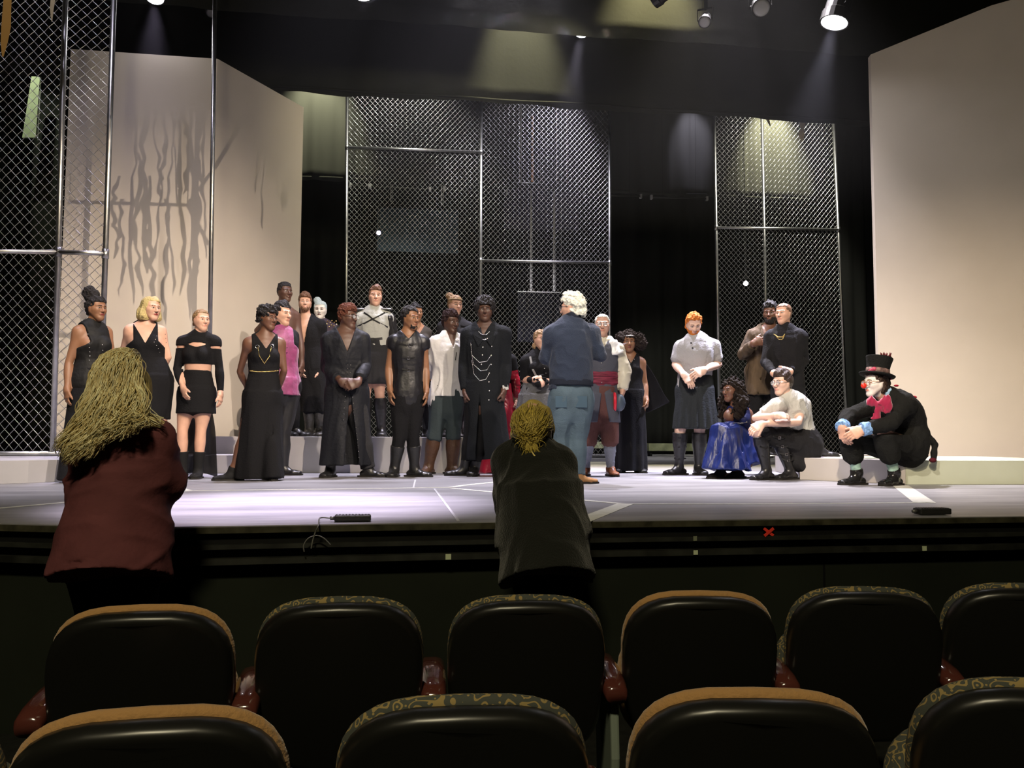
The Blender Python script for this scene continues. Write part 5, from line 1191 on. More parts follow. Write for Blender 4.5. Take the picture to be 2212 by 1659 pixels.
p.gar('kilt', p.torso(-.16, .40, .018) + p.skirt(.1, zat(p, 808, 829), .175, .14, .20, .16, pl=(14, .0, .03, 0)), C_KILT, post=below(p, zat(p, 808, 726)))
p.strap([(786, 675), (797, 682), (806, 690), (820, 698), (838, 707)], .018, C_LEA, 'harness_strap'); p.strap([(832, 675), (818, 683), (803, 690), (788, 698), (772, 705)], .018, C_LEA, 'harness_strap')
p.strap([(790, 731), (800, 733), (812, 733), (826, 731)], .03, C_LEA, 'belt')
for g, (x, y) in ((-1, (779, 668)), (1, (836, 668))):
    c = P(x, y, p.D - .02); p.gar('shoulder_plate', [Pr(c - RH * .06, c + RH * .055, (.055, .012), (.05, .012), U=FH, k=.01)], M_SILV, reg=False)
p.gar('armour_sleeve', p.limb('arm', 'b', .02, .85, (.035, .025), cap=.006), C_LEA, wr=(.006, 14)); boots(p, 1.12, inf=.012)

# 11 --- buckled vest
p = mk('person with a short goatee in a black buckled sleeveless vest and knee boots', 878, 666, 1030, yaw=10, skin='brown', hyaw=50, hc=(886, 690), hk=1.03,
       J=dict(NB=(881, 724), Sa=(850, 739), Sb=(914, 740), Ea=(839, 797), Wa=(842, 843), Eb=(920, 797), Wb=(921, 845), Ha=(866, 862), Hb=(895, 862), Ka=(862, 945), Kb=(893, 945), Aa=(852, 1012), Ab=(895, 1010)), toes=(-6, 72))
p.body(); p.hair('short', H_BLK, extra=[p.hp((0, .10, -.03), (0, .06, -.09), .06, .055, k=.03)], amp=.006, fr=36, front=.075, back=-.05); p.beard(H_BLK, .002)
top_(p, mat('vest_black_leather', (.009, .009, .012), rough=.42, bump=.35, bscale=14), -.14, .013, .17, .012, name='vest', wr=(.003, 10), post=vneck(p, .04, .05))
for pts in ([(864, 742), (878, 746), (893, 744)], [(868, 771), (882, 774), (896, 771)], [(868, 797), (882, 800), (897, 797)]): p.strap(pts, .016, C_LEA, 'vest_strap', off=.006)
b = MB()
for q in ((885, 746), (883, 773), (883, 799)):
    c = p.hit(*q, off=.012); b.tube([c + RH * x + UP * y for x, y in ((-.012, -.014), (.012, -.014), (.012, .014), (-.012, .014), (-.012, -.014))], .003, 6)
b.build('buckles', M_SILV, p.root)
trousers(p, C_BLK, inf=(.010, .012)); boots(p, 1.28, inf=.012)

# 12 --- woman behind
p = mk('person half hidden behind the buckled vest, dark hair pinned up', 903, 657, 943, 9.95, z0=.402, yaw=14, sex='f', skin='tan', hyaw=32, hc=(899, 677), J=dict(NB=(902, 708), Sa=(882, 718), Sb=(922, 719), Ea=(880, 765), Eb=(926, 765)))
p.body(); p.hair('short', H_BLK, extra=[p.hp((-.01, .13, -.03), (0, .13, -.05), .045, k=.02), p.hp((0, .02, -.09), (0, .0, -.09), .05, k=.02)], amp=.006, fr=26)
top_(p, mat('taupe_cloth', (.06, .052, .045), rough=.85), 0, .012, 1.9, .010, post=vneck(p, .06, .09), name='top'); trousers(p, C_BLK); boots(p, 1.4)

# 13 --- white laced shirt
p = mk('person in loose white laced shirt, grey-blue breeches and brown boots', 958, 674, 1024, 8.9, yaw=12, skin='deep', hyaw=42, hc=(973, 699), hk=1.03,
       J=dict(NB=(974, 731), Sa=(941, 743), Sb=(1002, 743), Ea=(930, 790, .03), Wa=(950, 824, .16), Eb=(1006, 794, .1), Wb=(992, 835, .18), Ha=(950, 872), Hb=(980, 872), Ka=(938, 942), Kb=(979, 942), Aa=(926, 1007), Ab=(976, 1011)), toes=(-25, 55), hands=('fist', 'fist'))
p.body(); p.hair('short', mat('hair_dark_reddish', (.025, .012, .012), rough=.8, bump=1, bscale=60), extra=[p.hp((0, .11, .03), (0, .11, -.04), .062, k=.03)], amp=.007, fr=36, front=.06)
top_(p, mat('white_linen', (.68, .67, .68), rough=.75, bump=.7, bscale=9), -.16, .026, 1.85, .030, name='shirt', wr=(.011, 6), post=vneck(p, .035, .12), hem=zat(p, 958, 857))
p.strap([(984, 745), (986, 762), (984, 778)], .008, C_BLK, 'lacing', off=.004)
trousers(p, mat('grey_blue_breeches', (.038, .052, .058), rough=.8, bump=.2, bscale=50), 1.06, inf=(.010, .014, .032), ti=.018, wr=(.007, 7)); boots(p, 1.08, mat('brown_leather', (.075, .035, .018), rough=.5, bump=.8, bscale=16), .012, tinf=.022)

# 14 --- headband
p = mk('person with light brown bun and headband, arms crossed, behind the white shirt', 985, 641, 943, 9.85, z0=.402, yaw=8, sex='f', skin='fair', hyaw=30, hc=(983, 661), hk=1.08, bulk=1.1,
       J=dict(NB=(984, 695), Sa=(956, 706), Sb=(1013, 708), Ea=(953, 748), Wa=(985, 748, -.2), Eb=(1015, 750), Wb=(985, 745, -.2)))
p.body(); p.hair('short', H_LBR, extra=[p.hp((-.05, .12, -.04), (-.055, .13, -.05), .048, k=.015)], amp=.004, fr=30, front=.06)
b = MB(); b.tube([p.hl(.083 * math.cos(a), .075, .005 + .093 * math.sin(a)) for a in np.linspace(-.3, 3.44, 16)], .008, 6).build('headband', mat('headband_cloth', (.30, .22, .12), rough=.7), p.root, smooth=True)
top_(p, C_CHAR, 0, .014, 1.9, .014, name='top'); trousers(p, C_BLK); boots(p, 1.4, MATS['wrinkled_dark_leather'])
p.strap([(995, 704), (1004, 706), (1012, 705)], .012, C_BLK, 'emblem_strap')

# 15 --- tall man in long coat
p = mk('tall person in a long black coat with silver chains and two rows of buttons', 1030, 645, 1027, 8.5, yaw=-4, skin='deep', hyaw=4, hc=(1047, 672), 
       J=dict(NB=(1047, 708), Sa=(1012, 724), Sb=(1088, 722), Ea=(1002, 789), Wa=(1005, 848), Eb=(1093, 789), Wb=(1088, 845), Ha=(1030, 862), Hb=(1060, 862), Ka=(1016, 942), Kb=(1040, 942), Aa=(1004, 1010), Ab=(1025, 1012)), toes=(-74, -8), hands=('fist', 'fist'), bulk=1.08, hk=.98)
p.body(); afro(p, H_BLK, .118, (0, .065, -.02), front=.062, low=-.03)
C_COAT = mat('black_coat_wool', (.008, .0095, .012), rough=.85, bump=.3, bscale=80)
zh = zat(p, 1050, 991)
top_(p, C_COAT, -.1, .024, 1.86, (.022, .018), name='coat_top', wr=(.003, 7), post=vneck(p, .055, .10))
c0 = p.sp(.18); p.gar('coat_skirt', p.torso(-.16, .25, .026) + [Pr(c0, P(1053, 990, p.D), (.185, .15), (.245, .21), U=p.SU, cap=.006, pl=(6, 0, .05, .9), k=.03)], C_COAT, wr=(.004, 5), post=slit(p, .0, .05, zat(p, 1040, 850), zh, -.05))
sl_ = MB()
for g in (-1, 1): sl_.prism([p.hit(1047 + 8 * g, 706, off=.01), p.hit(1047 + 26 * g, 722, off=.012), p.hit(1047 + 14 * g, 748, off=.012), p.hit(1047 + 4 * g, 735, off=.01)], -FH * .008)
sl_.build('lapels', C_COAT, p.root)
for pts in ([(1017, 742), (1020, 768), (1036, 783), (1052, 780), (1060, 768)], [(1018, 760), (1023, 787), (1038, 801), (1052, 799), (1059, 786)], [(1019, 778), (1024, 808), (1036, 822), (1049, 820), (1057, 806)]): p.chain(pts, .0028)
p.studs([(1043, 750), (1062, 748), (1042, 767), (1061, 768), (1040, 787), (1061, 787), (1057, 806), (1056, 825), (1057, 844), (1056, 864)], .0085, name='button', sc=(1, .5, 1))
p.chain([(1034, 716), (1040, 722), (1050, 723), (1058, 716)], .003, name='necklace')
p.chain([(1040, 733), (1047, 734), (1054, 731)], .005, name='brooch'); p.strap([(1086, 838), (1098, 836)], .05, mat('pale_cuff', (.5, .5, .48), rough=.5), 'cuff_tab')
p.gar('trousers', p.limb('leg', 'a', .1, 1.95, .012, cap=.006) + p.limb('leg', 'b', .1, 1.95, .012, cap=.006), C_BLK); boots(p, 1.75)

# 16 --- red satin, mostly hidden
p = mk('person in red satin gown with puffed black sleeve, mostly hidden behind the long coat', 1078, 712, 1019, 9.3, yaw=8, sex='f', skin='fair', hyaw=10, hc=(1070, 738), J=dict(NB=(1074, 768), Sa=(1054, 776), Sb=(1102, 778), Eb=(1113, 822, .02), Wb=(1114, 866), Ea=(1048, 822), Wa=(1050, 860)), hands=('hang', 'fist'))
p.body(); p.hair('short', H_DBR, amp=.004)
C_RED = mat('red_satin', (.32, .012, .03), rough=.25, bump=.3, bscale=10, spec=.7)
top_(p, C_BLK, .1, .012, None, name='bodice'); p.gar('puff_sleeve', p.limb('arm', 'b', -.0, .5, (.035, .03), cap=.01), C_BLK); p.gar('puff_sleeve', p.limb('arm', 'a', .0, .5, (.03, .02), cap=.01), C_BLK)
p.gar('satin_sleeve', p.limb('arm', 'b', .45, 1.85, .024, cap=.006), C_RED, wr=(.006, 12, (.5, .5, 1.6))); p.gar('gown_skirt', p.skirt(.3, .015, .15, .12, .33, .30, pl=(9, 0, .08, 0)), C_RED, wr=(.006, 5))

# 17 --- suspenders and gloves
p = mk('person with braided hair, grey suspenders and black gloves beside the wire fence', 1158, 712, 1024, 8.95, yaw=18, sex='f', skin='fair', hyaw=24, hc=(1168, 735), hk=1.04,
       J=dict(NB=(1160, 768), Sa=(1135, 781), Sb=(1184, 782), Ea=(1131, 821, .0), Wa=(1155, 820, -.18), Eb=(1188, 824), Wb=(1172, 826, -.18)), lips=(.2, .05, .04), hands=(dict(d=(1, -.1, .1), n=(0, 0, -1), t=(0, 1, 0), curl=.5, fw=.3), 'clasp'))
p.body(); p.hair('short', H_LBR, extra=[p.hp((-.06, -.06, -.04), (-.06, -.09, -.04), .035, k=.01), p.hp((.06, -.06, -.04), (.06, -.09, -.04), .035, k=.01)], amp=.005, fr=30, front=.06, back=-.12)
top_(p, C_BLK, .15, .012, .92, .016, name='top', wr=(.003, 8)); p.gar('collar', p.neck(.009, .6), C_BLK)
for i, n in enumerate('ab'):
    hp_ = p.hand(n, p.hands[i]); p.gar('glove', [Pr(q.A, q.B, (q.a0 + .002, q.b0 + .002), (q.a1 + .002, q.b1 + .002), U=q.U, k=q.k) for q in hp_] + p.limb('arm', n, 1.55, 2, .006), C_BLK, h=.0048)
p.gar('skirt', p.torso(-.16, .26, .016) + p.skirt(.05, .3, .20, .17, .27, .25, pl=(10, .02, .05, 0)), mat('grey_wool_skirt', (.10, .10, .105), rough=.9, bump=.4, bscale=60), wr=(.005, 6))
p.strap([(1145, 770), (1148, 784), (1152, 800), (1158, 812)], .022, mat('grey_felt', (.25, .25, .25), rough=.9), 'suspender'); p.studs([(1173, 787), (1176, 796), (1179, 806)], .006, name='button'); boots(p, 1.5)
# 18 --- director seen from behind
p = mk('person with curly white hair in navy sweater and blue jeans, back to the seats', 1236, 639, 1043, 7.14, yaw=-165, skin='fair', hyaw=-118, hc=(1235, 667), bulk=1.12, hk=1.08, hroll=0,
       J=dict(NB=(1234, 702), Sa=(1193, 724), Sb=(1278, 722), Ea=(1178, 772, .02), Wa=(1200, 756, .27), Eb=(1296, 768, .02), Wb=(1272, 752, .27), Ha=(1214, 868), Hb=(1253, 868), Ka=(1208, 945), Kb=(1246, 948), Aa=(1208, 1026), Ab=(1247, 1028)), toes=(-115, 100), lw=1.12)
p.body()
H_WHI = mat('hair_white', (.80, .80, .70), rough=.6, bump=1, bscale=60)
p.hair('short', H_WHI, extra=[p.hp((0, .10, .02), (0, .09, -.05), .068, .07, k=.03), p.hp((0, .02, -.09), (0, -.03, -.085), .06, .05, k=.03), p.hp((.03, -.04, -.10), (-.03, -.05, -.10), .032, k=.02)], amp=.011, fr=26, front=.055, back=-.07)
p.glasses(mat('black_frame', (.01, .01, .01), rough=.3), .024)
C_NAVY = mat('navy_knit', (.028, .038, .065), rough=.95, bump=.4, bscale=110, sheen=.15)
top_(p, C_NAVY, .12, (.030, .040, .030, .024), 1.9, (.026, .018), name='sweater', wr=(.006, 6, (1, 1, 1)), hem=zat(p, 1236, 826))
p.gar('sweater_collar', p.neck(.028, .62), mat('dark_navy_rib', (.018, .022, .035), rough=.95, bump=.5, bscale=120)); p.gar('sweater_hem', p.torso(.06, .26, .034, cap=.006, sh=False), MATS['dark_navy_rib'], post=above(p, zat(p, 1236, 834), below(p, zat(p, 1236, 820))))
trousers(p, mat('blue_denim', (.080, .118, .150), rough=.85, bump=.35, bscale=120, var=.22, vscale=5), 1.97, inf=(.016, .024, .030), ti=.010, wr=(.006, 7), name='jeans')
for x, y in ((1212, 868), (1256, 868)):
    c = p.hit(x, y, off=.0); MB().box(c, (.10, .008, .10), (RH, -FH, UP)).build('back_pocket', mat('denim_dark', (.06, .10, .14), rough=.85), p.root, bevel=.003)
boots(p, 1.9, mat('tan_suede', (.30, .16, .07), rough=.8, bump=.2, bscale=60), .010)

# 19 --- old man
p = mk('older person with white hair, ivory scarf and sleeves, dark waistcoat and brown breeches', 1293, 680, 1029, 8.6, yaw=-4, skin='fair', hyaw=-6, hc=(1301, 704), hk=1.06, bulk=1.08,
       J=dict(NB=(1300, 741), Sa=(1268, 756), Sb=(1334, 755), Ea=(1262, 802), Wa=(1266, 842), Eb=(1349, 803), Wb=(1345, 844, -.03), Ha=(1280, 872), Hb=(1313, 872), Ka=(1271, 950), Kb=(1317, 950), Aa=(1265, 1013), Ab=(1319, 1013)), toes=(-20, 12), hands=('hang', 'fist'))
p.body(); p.hair('short', H_WHI, inf=.005, amp=.003, fr=30, front=.078, back=-.05); p.glasses(M_SILV, .020)
C_IVO = mat('ivory_satin', (.62, .58, .46), rough=.4, bump=.3, bscale=12)
top_(p, C_IVO, .2, .010, 1.86, (.018, .036, .026), name='shirt', wr=(.006, 9, (.7, .7, 1)))
C_VEST = mat('grey_waistcoat', (.075, .078, .098), rough=.7, bump=.3, bscale=40)
p.gar('waistcoat', p.torso(-.10, .97, .020, cap=.008) + p.skirt(.1, zat(p, 1300, 911), .185, .15, .21, .17), C_VEST, wr=(.004, 8), post=nosleeve(p, slit(p, .0, .06, zat(p, 1300, 832), zat(p, 1300, 911), .0, vneck(p, .05, .09)), .96))
p.gar('sash', p.torso(.30, .42, .030, sh=False, cap=.006), mat('burgundy_tartan', (.16, .025, .045), rough=.6, bump=.3, bscale=30, var=.7, vscale=25, stretch=(.3, .3, 3)), wr=(.004, 12, (.2, .2, 2)))
C_SCARF = mat('white_satin', (.85, .85, .86), rough=.35, bump=.3, bscale=14)
N = p.X['NB']; p.gar('scarf', [Pr(N + p.f * .05 + UP * .04, N + p.side * .075 + UP * .045, .026, k=.02), Pr(N + p.side * .085 + UP * .045 - p.f * .02, N + p.side * .12 + p.f * .07 - UP * .02, .034, .04, k=.03), Pr(N + p.side * .11 + p.f * .08 - UP * .0, N + p.side * .16 + p.f * .11 - UP * .12, (.05, .018), (.06, .016), U=RH, k=.02), Pr(N - p.f * .07 + UP * .02, N + p.side * .09 - p.f * .01 + UP * .04, .026, k=.02)], C_SCARF, h=.006, wr=(.004, 14, (1, 1, .3)))
b = MB(); c = P(1338, 742, p.D - .03); b.prism([c, P(1354, 741, p.D - .05), P(1336, 752, p.D - .02)], FH * .012); b.build('collar_wing', mat('lavender_cloth', (.42, .38, .48), rough=.7), p.root)
trousers(p, mat('brown_wool', (.115, .052, .045), rough=.9, bump=.4, bscale=70), 1.10, inf=(.024, .036), ti=.014, wr=(.006, 6), name='breeches')
C_SOCK = mat('grey_ribbed_sock', (.26, .28, .33), rough=.9, bump=.5, bscale=90)
for n in 'ab': p.gar('sock', p.limb('leg', n, .98, 2.0, .008), C_SOCK, wr=(.004, 12, (.3, .3, 1.6)))
boots(p, 1.93, mat('chestnut_leather', (.22, .075, .030), rough=.4, bump=.3, bscale=30), .006)
p.studs([(1299, 784), (1299, 797), (1300, 826)], .006, name='button')
hd = P(1338, 868, p.D - .10)
hm = thing('padded_helmet', 'dark blue and red padded helmet held at the hip by the older white-haired person', 'helmet', hd)
v, f = snet([Pr(hd + RH * .004, hd + RH * .004 - UP * .01, (.055, .055), (.06, .055), k=.02), Pr(hd - UP * .05, hd + UP * .04, (.05, .06), (.045, .055), k=.03)], .006, post=lambda q, d: np.maximum(d, -(q - (hd - RH * .045)) @ RH)); mesh_obj('shell', v, f, mat('slate_padding', (.05, .07, .10), rough=.5), hm)
MB().tube([hd - RH * .05 + UP * (.085 * math.cos(a)) + FH * (.05 * math.sin(a)) for a in np.linspace(0, 6.283, 22)], .017, 8, cap=False).build('padded_rim', mat('red_vinyl', (.60, .02, .04), rough=.35), hm, smooth=True)

# 20 --- gown with sheer cape
p = mk('person with full curly hair in two puffs, long black gown and sheer cape', 1362, 714, 1021, 9.46, yaw=-4, sex='f', skin='brown', hyaw=-6, hc=(1359, 741), hk=1.05,
       J=dict(NB=(1362, 770), Sa=(1340, 783), Sb=(1386, 783), Ea=(1336, 828), Wa=(1338, 862), Eb=(1394, 829), Wb=(1397, 864)), hands=('hang', 'fist'), lips=(.14, .03, .03))
p.body(); p.hair('face', mat('hair_soft_black', (.022, .016, .014), rough=.9, bump=1, bscale=50), extra=[p.hp((.12, .05, -.03), (.13, .0, -.03), .085, .095, k=.03), p.hp((-.10, .07, -.02), (-.09, .05, -.02), .075, .07, k=.03), p.hp((0, .10, -.03), (0, .10, -.04), .08, k=.03)], amp=.012, fr=34, front=.058, low=-.10)
b = MB(); b.tube([p.hl(.088 * math.cos(a), .085, .0 + .09 * math.sin(a)) for a in np.linspace(.3, 2.84, 12)], .006, 6).build('hairband', M_STUD, p.root, smooth=True)
top_(p, C_BLK, .0, .012, None, post=nosleeve(p, vneck(p, .05, .09)), name='gown_bodice'); p.gar('gown_skirt', p.torso(-.16, .4, .012) + p.skirt(.15, zat(p, 1362, 1015), .17, .14, .185, .17, pl=(9, 0, .07, 0)), C_BLK, wr=(.004, 5))
sheet(p, [[(1372, 772, .06), (1384, 771, .03), (1391, 778, .03)], [(1380, 820, .14), (1400, 812, .12), (1414, 812, .05)], [(1388, 862, .18), (1414, 856, .18), (1434, 850, .08)], [(1396, 893, .2), (1424, 880, .22), (1447, 868, .12)]], C_SHEER, 'cape')
p.studs([(1355, 786), (1359, 789), (1362, 785), (1358, 795), (1362, 799), (1366, 780), (1370, 776), (1359, 812)], .006, name='sequins'); boots(p, 1.8)

# 21 --- red hair and kilt
p = mk('person with red hair and beard looking down, grey T-shirt, black kilt and tall boots', 1494, 668, 1027, 8.97, H=1.84, yaw=2, skin='pale', hyaw=0, hpitch=-34, hc=(1498, 700, -.06), hk=1.0, bulk=1.08,
       J=dict(NB=(1504, 734, .0), Sa=(1471, 750), Sb=(1541, 748), Ea=(1459, 788, .0), Wa=(1478, 810, -.23), Eb=(1552, 787), Wb=(1520, 799, -.23), Ha=(1484, 856), Hb=(1518, 856), Ka=(1469, 930), Kb=(1511, 930), Aa=(1467, 1008), Ab=(1509, 1010)),
       toes=(-62, 6), hands=(dict(d=(.55, -.75, .1), n=(-.2, -.3, -.8), t=(.5, .6, 0), curl=.3, fw=.3), dict(d=(-.75, -.45, .1), n=(0, -.3, -.8), t=(-.4, .6, .2), curl=.35, fw=.3)))
p.body(); H_RED = mat('hair_orange', (.62, .19, .035), rough=.6, bump=.9, bscale=70)
p.hair('short', H_RED, amp=.007, fr=26, front=.07, back=-.06, extra=[p.hp((.07, -.01, -.01), (.07, -.05, .0), .024, k=.02), p.hp((-.07, -.01, -.01), (-.07, -.05, .0), .024, k=.02)]); p.beard(H_RED, .010)
C_TEE = mat('grey_jersey', (.36, .36, .38), rough=.9, bump=.3, bscale=60)
top_(p, C_TEE, .10, .018, .72, (.016, .030), name='t_shirt', wr=(.006, 7, (1, 1, .6)), hem=zat(p, 1494, 811))
p.gar('kilt', p.torso(-.16, .22, .020) + p.skirt(.08, zat(p, 1494, 925), .205, .165, .25, .20, pl=(15, 0, .05, 0)), mat('slate_kilt', (.022, .026, .030), rough=.8, bump=.3, bscale=60), wr=(.003, 6), post=below(p, zat(p, 1494, 808)))
boots(p, 1.06, inf=.012, tinf=(.022, .014, .010)); p.strap([(1455, 945), (1468, 946), (1484, 945)], .016, C_LEA, 'boot_strap'); p.strap([(1455, 965), (1468, 966), (1484, 965)], .016, C_LEA, 'boot_strap'); p.strap([(1456, 990), (1468, 992), (1482, 990)], .016, C_LEA, 'boot_strap')
sg_ = MB()
for q in ((1493, 741), (1496, 752)): sg_.sphere(p.hit(*q, off=.008), .012, 8, 6, (1, .4, .7))
sg_.build('sunglasses', mat('dark_lens', (.01, .01, .012), rough=.08, spec=.8), p.root, smooth=True)

# 22 --- brown jacket
p = mk('bearded person in an open brown striped jacket, hand on chest, by the narrow fence', 1652, 653, 985, 9.15, z0=.216, yaw=-14, skin='dark', hyaw=-28, hc=(1664, 679), hk=1.02, bulk=1.08,
       J=dict(NB=(1661, 714), Sa=(1627, 727), Sb=(1692, 725), Ea=(1606, 765, .0), Wa=(1628, 742, -.24), Eb=(1700, 770)), hands=(dict(d=(.9, .2, .1), n=(0, 0, -1), t=(-.2, .9, 0), curl=1.1, fw=.3), 'hang'))
p.body(); p.hair('short', H_BLK, extra=[p.hp((0, .11, .02), (0, .11, -.04), .06, k=.03)], amp=.010, fr=30, front=.06); p.beard(H_BLK, .008)
C_BRJ = mat('brown_striped_jacket', (.060, .042, .026), rough=.8, bump=.4, bscale=24, var=.6, vscale=9, stretch=(1, 1, .25))
top_(p, C_BRJ, -.1, .024, 1.84, (.024, .028, .020), name='jacket', wr=(.008, 10), post=vneck(p, .07, .34), extra=p.skirt(.0, zat(p, 1640, 852), .19, .15, .22, .17))
trousers(p, C_BLK); boots(p, 1.5)

# 23 --- black sweater, gold necklace
p = mk('person with slicked light brown hair in black sweater and gold necklace, looking away', 1704, 654, 988, 8.7, z0=.216, yaw=-20, skin='fair', hyaw=-50, hc=(1693, 679), hk=1.04, bulk=1.05,
       J=dict(NB=(1695, 714), Sa=(1666, 729), Sb=(1729, 728), Ea=(1654, 782, .0), Wa=(1671, 806, -.2), Eb=(1738, 778, .04), Wb=(1706, 803, -.2), Ha=(1690, 855), Hb=(1716, 855), Ka=(1690, 915), Kb=(1740, 915), Aa=(1690, 972), Ab=(1772, 974, -.15)),
       hands=(dict(d=(.8, -.2, .1), n=(0, -.2, -.9), t=(0, .9, .2), curl=.7, fw=.3), dict(d=(-.8, .1, .1), n=(0, -.2, -.9), t=(0, .9, .2), curl=.7, fw=.3)), toes=(-20, 72))
p.body(); p.hair('short', mat('hair_ash_brown', (.16, .085, .05), rough=.4, bump=.5, bscale=80), extra=[p.hp((0, -.01, -.09), (0, -.06, -.07), .04, .035, k=.03)], amp=.002, fr=40, inf=.006, front=.07, back=-.08)
top_(p, C_BLK2, .10, .020, 1.9, (.020, .014), name='sweater', wr=(.006, 8))
p.chain([(1672, 722), (1680, 728), (1690, 728), (1696, 721)], .0035, M_GOLD, 'necklace'); p.chain([(1675, 724), (1682, 733), (1690, 733), (1695, 724)], .003, M_GOLD, 'necklace')
trousers(p, C_BLK2); boots(p, 1.8)

# 24 --- blue satin dress, seated
p = mk('person with long dark curls seated low in a royal blue satin dress', 1590, 814, 1033, 8.3, H=1.64, yaw=-30, sex='f', skin='dark', hyaw=-60, hc=(1580, 845), hk=1.04,
       J=dict(NB=(1591, 882, .0), Sa=(1574, 898, -.04), Sb=(1615, 895, .06), Ea=(1592, 936, .10), Wa=(1602, 955, .06), Eb=(1630, 938, .02), Wb=(1622, 984, -.08), Ha=(1600, 966, .12), Hb=(1626, 966, .2), Ka=(1556, 930, -.1), Kb=(1580, 928, -.08), Aa=(1558, 1018, -.06), Ab=(1594, 1019, .02)),
       toes=(-60, -62), hands=(None, 'hang'))
p.body(); H_CUR = mat('hair_dark_curls', (.012, .008, .006), rough=.8, bump=1, bscale=45, spec=.15)
cur = [p.hp((0, .07, -.03), (0, .05, -.06), .085, .09, k=.03)]
for g in (1, -1): cur += [p.hp((.08 * g, .03, -.04), (.12 * g, -.13, -.03), .06, .075, k=.03), p.hp((.12 * g, -.13, -.03), (.11 * g, -.27, .02), .075, .05, k=.03)]
cur += [p.hp((0, -.02, -.10), (0, -.25, -.11), .09, .10, k=.03)]
p.hair('face', H_CUR, extra=cur, amp=.018, fr=24, front=.062, low=-.36)
C_SAT = mat('royal_blue_satin', (.006, .016, .11), rough=.42, bump=1, bscale=10, spec=.5, stretch=(1, 1, .25)); C_DSAT = mat('dark_blue_velvet', (.008, .012, .06), rough=.6, bump=.3, bscale=40)
top_(p, C_DSAT, -.1, .012, None, post=nosleeve(p, vneck(p, .06, .09)), name='dress_bodice')
km = (p.X['Ka'] + p.X['Kb']) / 2 + UP * .02; hmn = P(1566, 1014, p.D - .12)
pr = [Pr(km - UP * .0, hmn, (.130, .125), (.245, .21), U=RH, cap=.006, k=.03, pl=(7, .02, .07, .6))]
for n in 'ab': pr += [Pr(p.X['K' + n] + UP * .0, p.X['H' + n] + UP * .02, .085, .13, k=.05)]
pr += [Pr((p.X['Kb'] + p.X['Hb']) / 2, P(1615, 1005, p.D + .0), (.10, .12), (.12, .14), U=RH, cap=.006, k=.05)]
p.gar('dress_skirt', pr, C_SAT, wr=(.006, 7, (1, 1, .4)), h=.0075, post=lambda q, d: np.maximum(d, (.055 + .05 * np.sin(q[:, 0] * 17 + 1.2) - q[:, 2]) * .8))
p.strap([(1569, 911), (1584, 914), (1600, 914), (1614, 911)], .014, M_SILV, 'sequin_band'); MB().tube([p.hl(-.082, -.03, .0), p.hl(-.084, -.13, 0)], .005 * p.hsc, 6).build('earring', M_SILV, p.root)
for n in 'ab': p.shoe(n, 'shoe', C_BLK, top=1.95, inf=.003)

# 25 --- seated young man
p = mk('person with glasses seated with arms folded on knees, light grey T-shirt and buckled boots', 1690, 798, 1037, 8.05, H=1.76, yaw=-42, skin='pale', hyaw=-60, hc=(1690, 829, -.02), hk=1.04, bend=.05,
       J=dict(NB=(1704, 863, .0), Sa=(1676, 877, -.12), Sb=(1735, 874, .12), Ea=(1632, 903, -.14), Wa=(1676, 898, -.33), Eb=(1724, 912, -.16), Wb=(1645, 916, -.33), Ha=(1722, 962, .05), Hb=(1746, 962, .17), Ka=(1641, 934, -.12), Kb=(1677, 934, -.06), Aa=(1656, 1016, -.08), Ab=(1707, 1018, .0)),
       toes=(-62, -60), hands=(dict(d=(.9, .0, -.2), n=(.1, -.6, -.5), t=(.1, .5, .3), curl=.45, fw=.2), dict(d=(-.7, -.5, .2), n=(.1, -.5, -.6), t=(-.2, .2, .8), curl=.5, fw=.3)))
p.body(); p.hair('short', H_DBR, extra=[p.hp((0, .115, .045), (0, .11, -.04), .05, .055, k=.03), p.hp((.0, .03, -.09), (0, -.03, -.085), .05, .04, k=.03)], amp=.005, fr=20, front=.055, back=-.08); p.glasses(M_SILV, .023)
top_(p, mat('light_grey_jersey', (.50, .50, .47), rough=.85, bump=.3, bscale=60), -.02, .016, .62, (.010, .016), name='t_shirt', wr=(.006, 8, (1, 1, .7)))
pr = p.torso(-.16, .12, .03, sh=False)
for n in 'ab': pr += p.limb('leg', n, 0, .88, (.03, .028), k=.05)
pr += [Pr((p.X['Ha'] + p.X['Hb']) / 2, P(1722, 1000, p.D + .02), (.20, .14), (.16, .08), U=RH, k=.06)]
p.gar('kilt', pr, C_KILT, wr=(.006, 8), post=above(p, .06)); boots(p, 1.10, inf=.012, tinf=(.020, .014, .010))
for (x, y), n in (((1652, 950), 0), ((1655, 968), 0), ((1659, 988), 0), ((1684, 946), 1), ((1690, 965), 1), ((1699, 982), 1), ((1703, 994), 1)):
    p.strap([(x - 14, y - 3), (x, y + 1), (x + 12, y - 1)], .014, C_LEA, 'boot_strap', off=.004)
b = MB()
for x, y in ((1684, 946), (1690, 965), (1699, 982), (1703, 995)):
    c = p.hit(x, y, off=.014); b.tube([c + RH * u + UP * w for u, w in ((-.012, -.010), (.012, -.010), (.012, .010), (-.012, .010), (-.012, -.010))], .0025, 6)
b.build('boot_buckles', M_SILV, p.root)

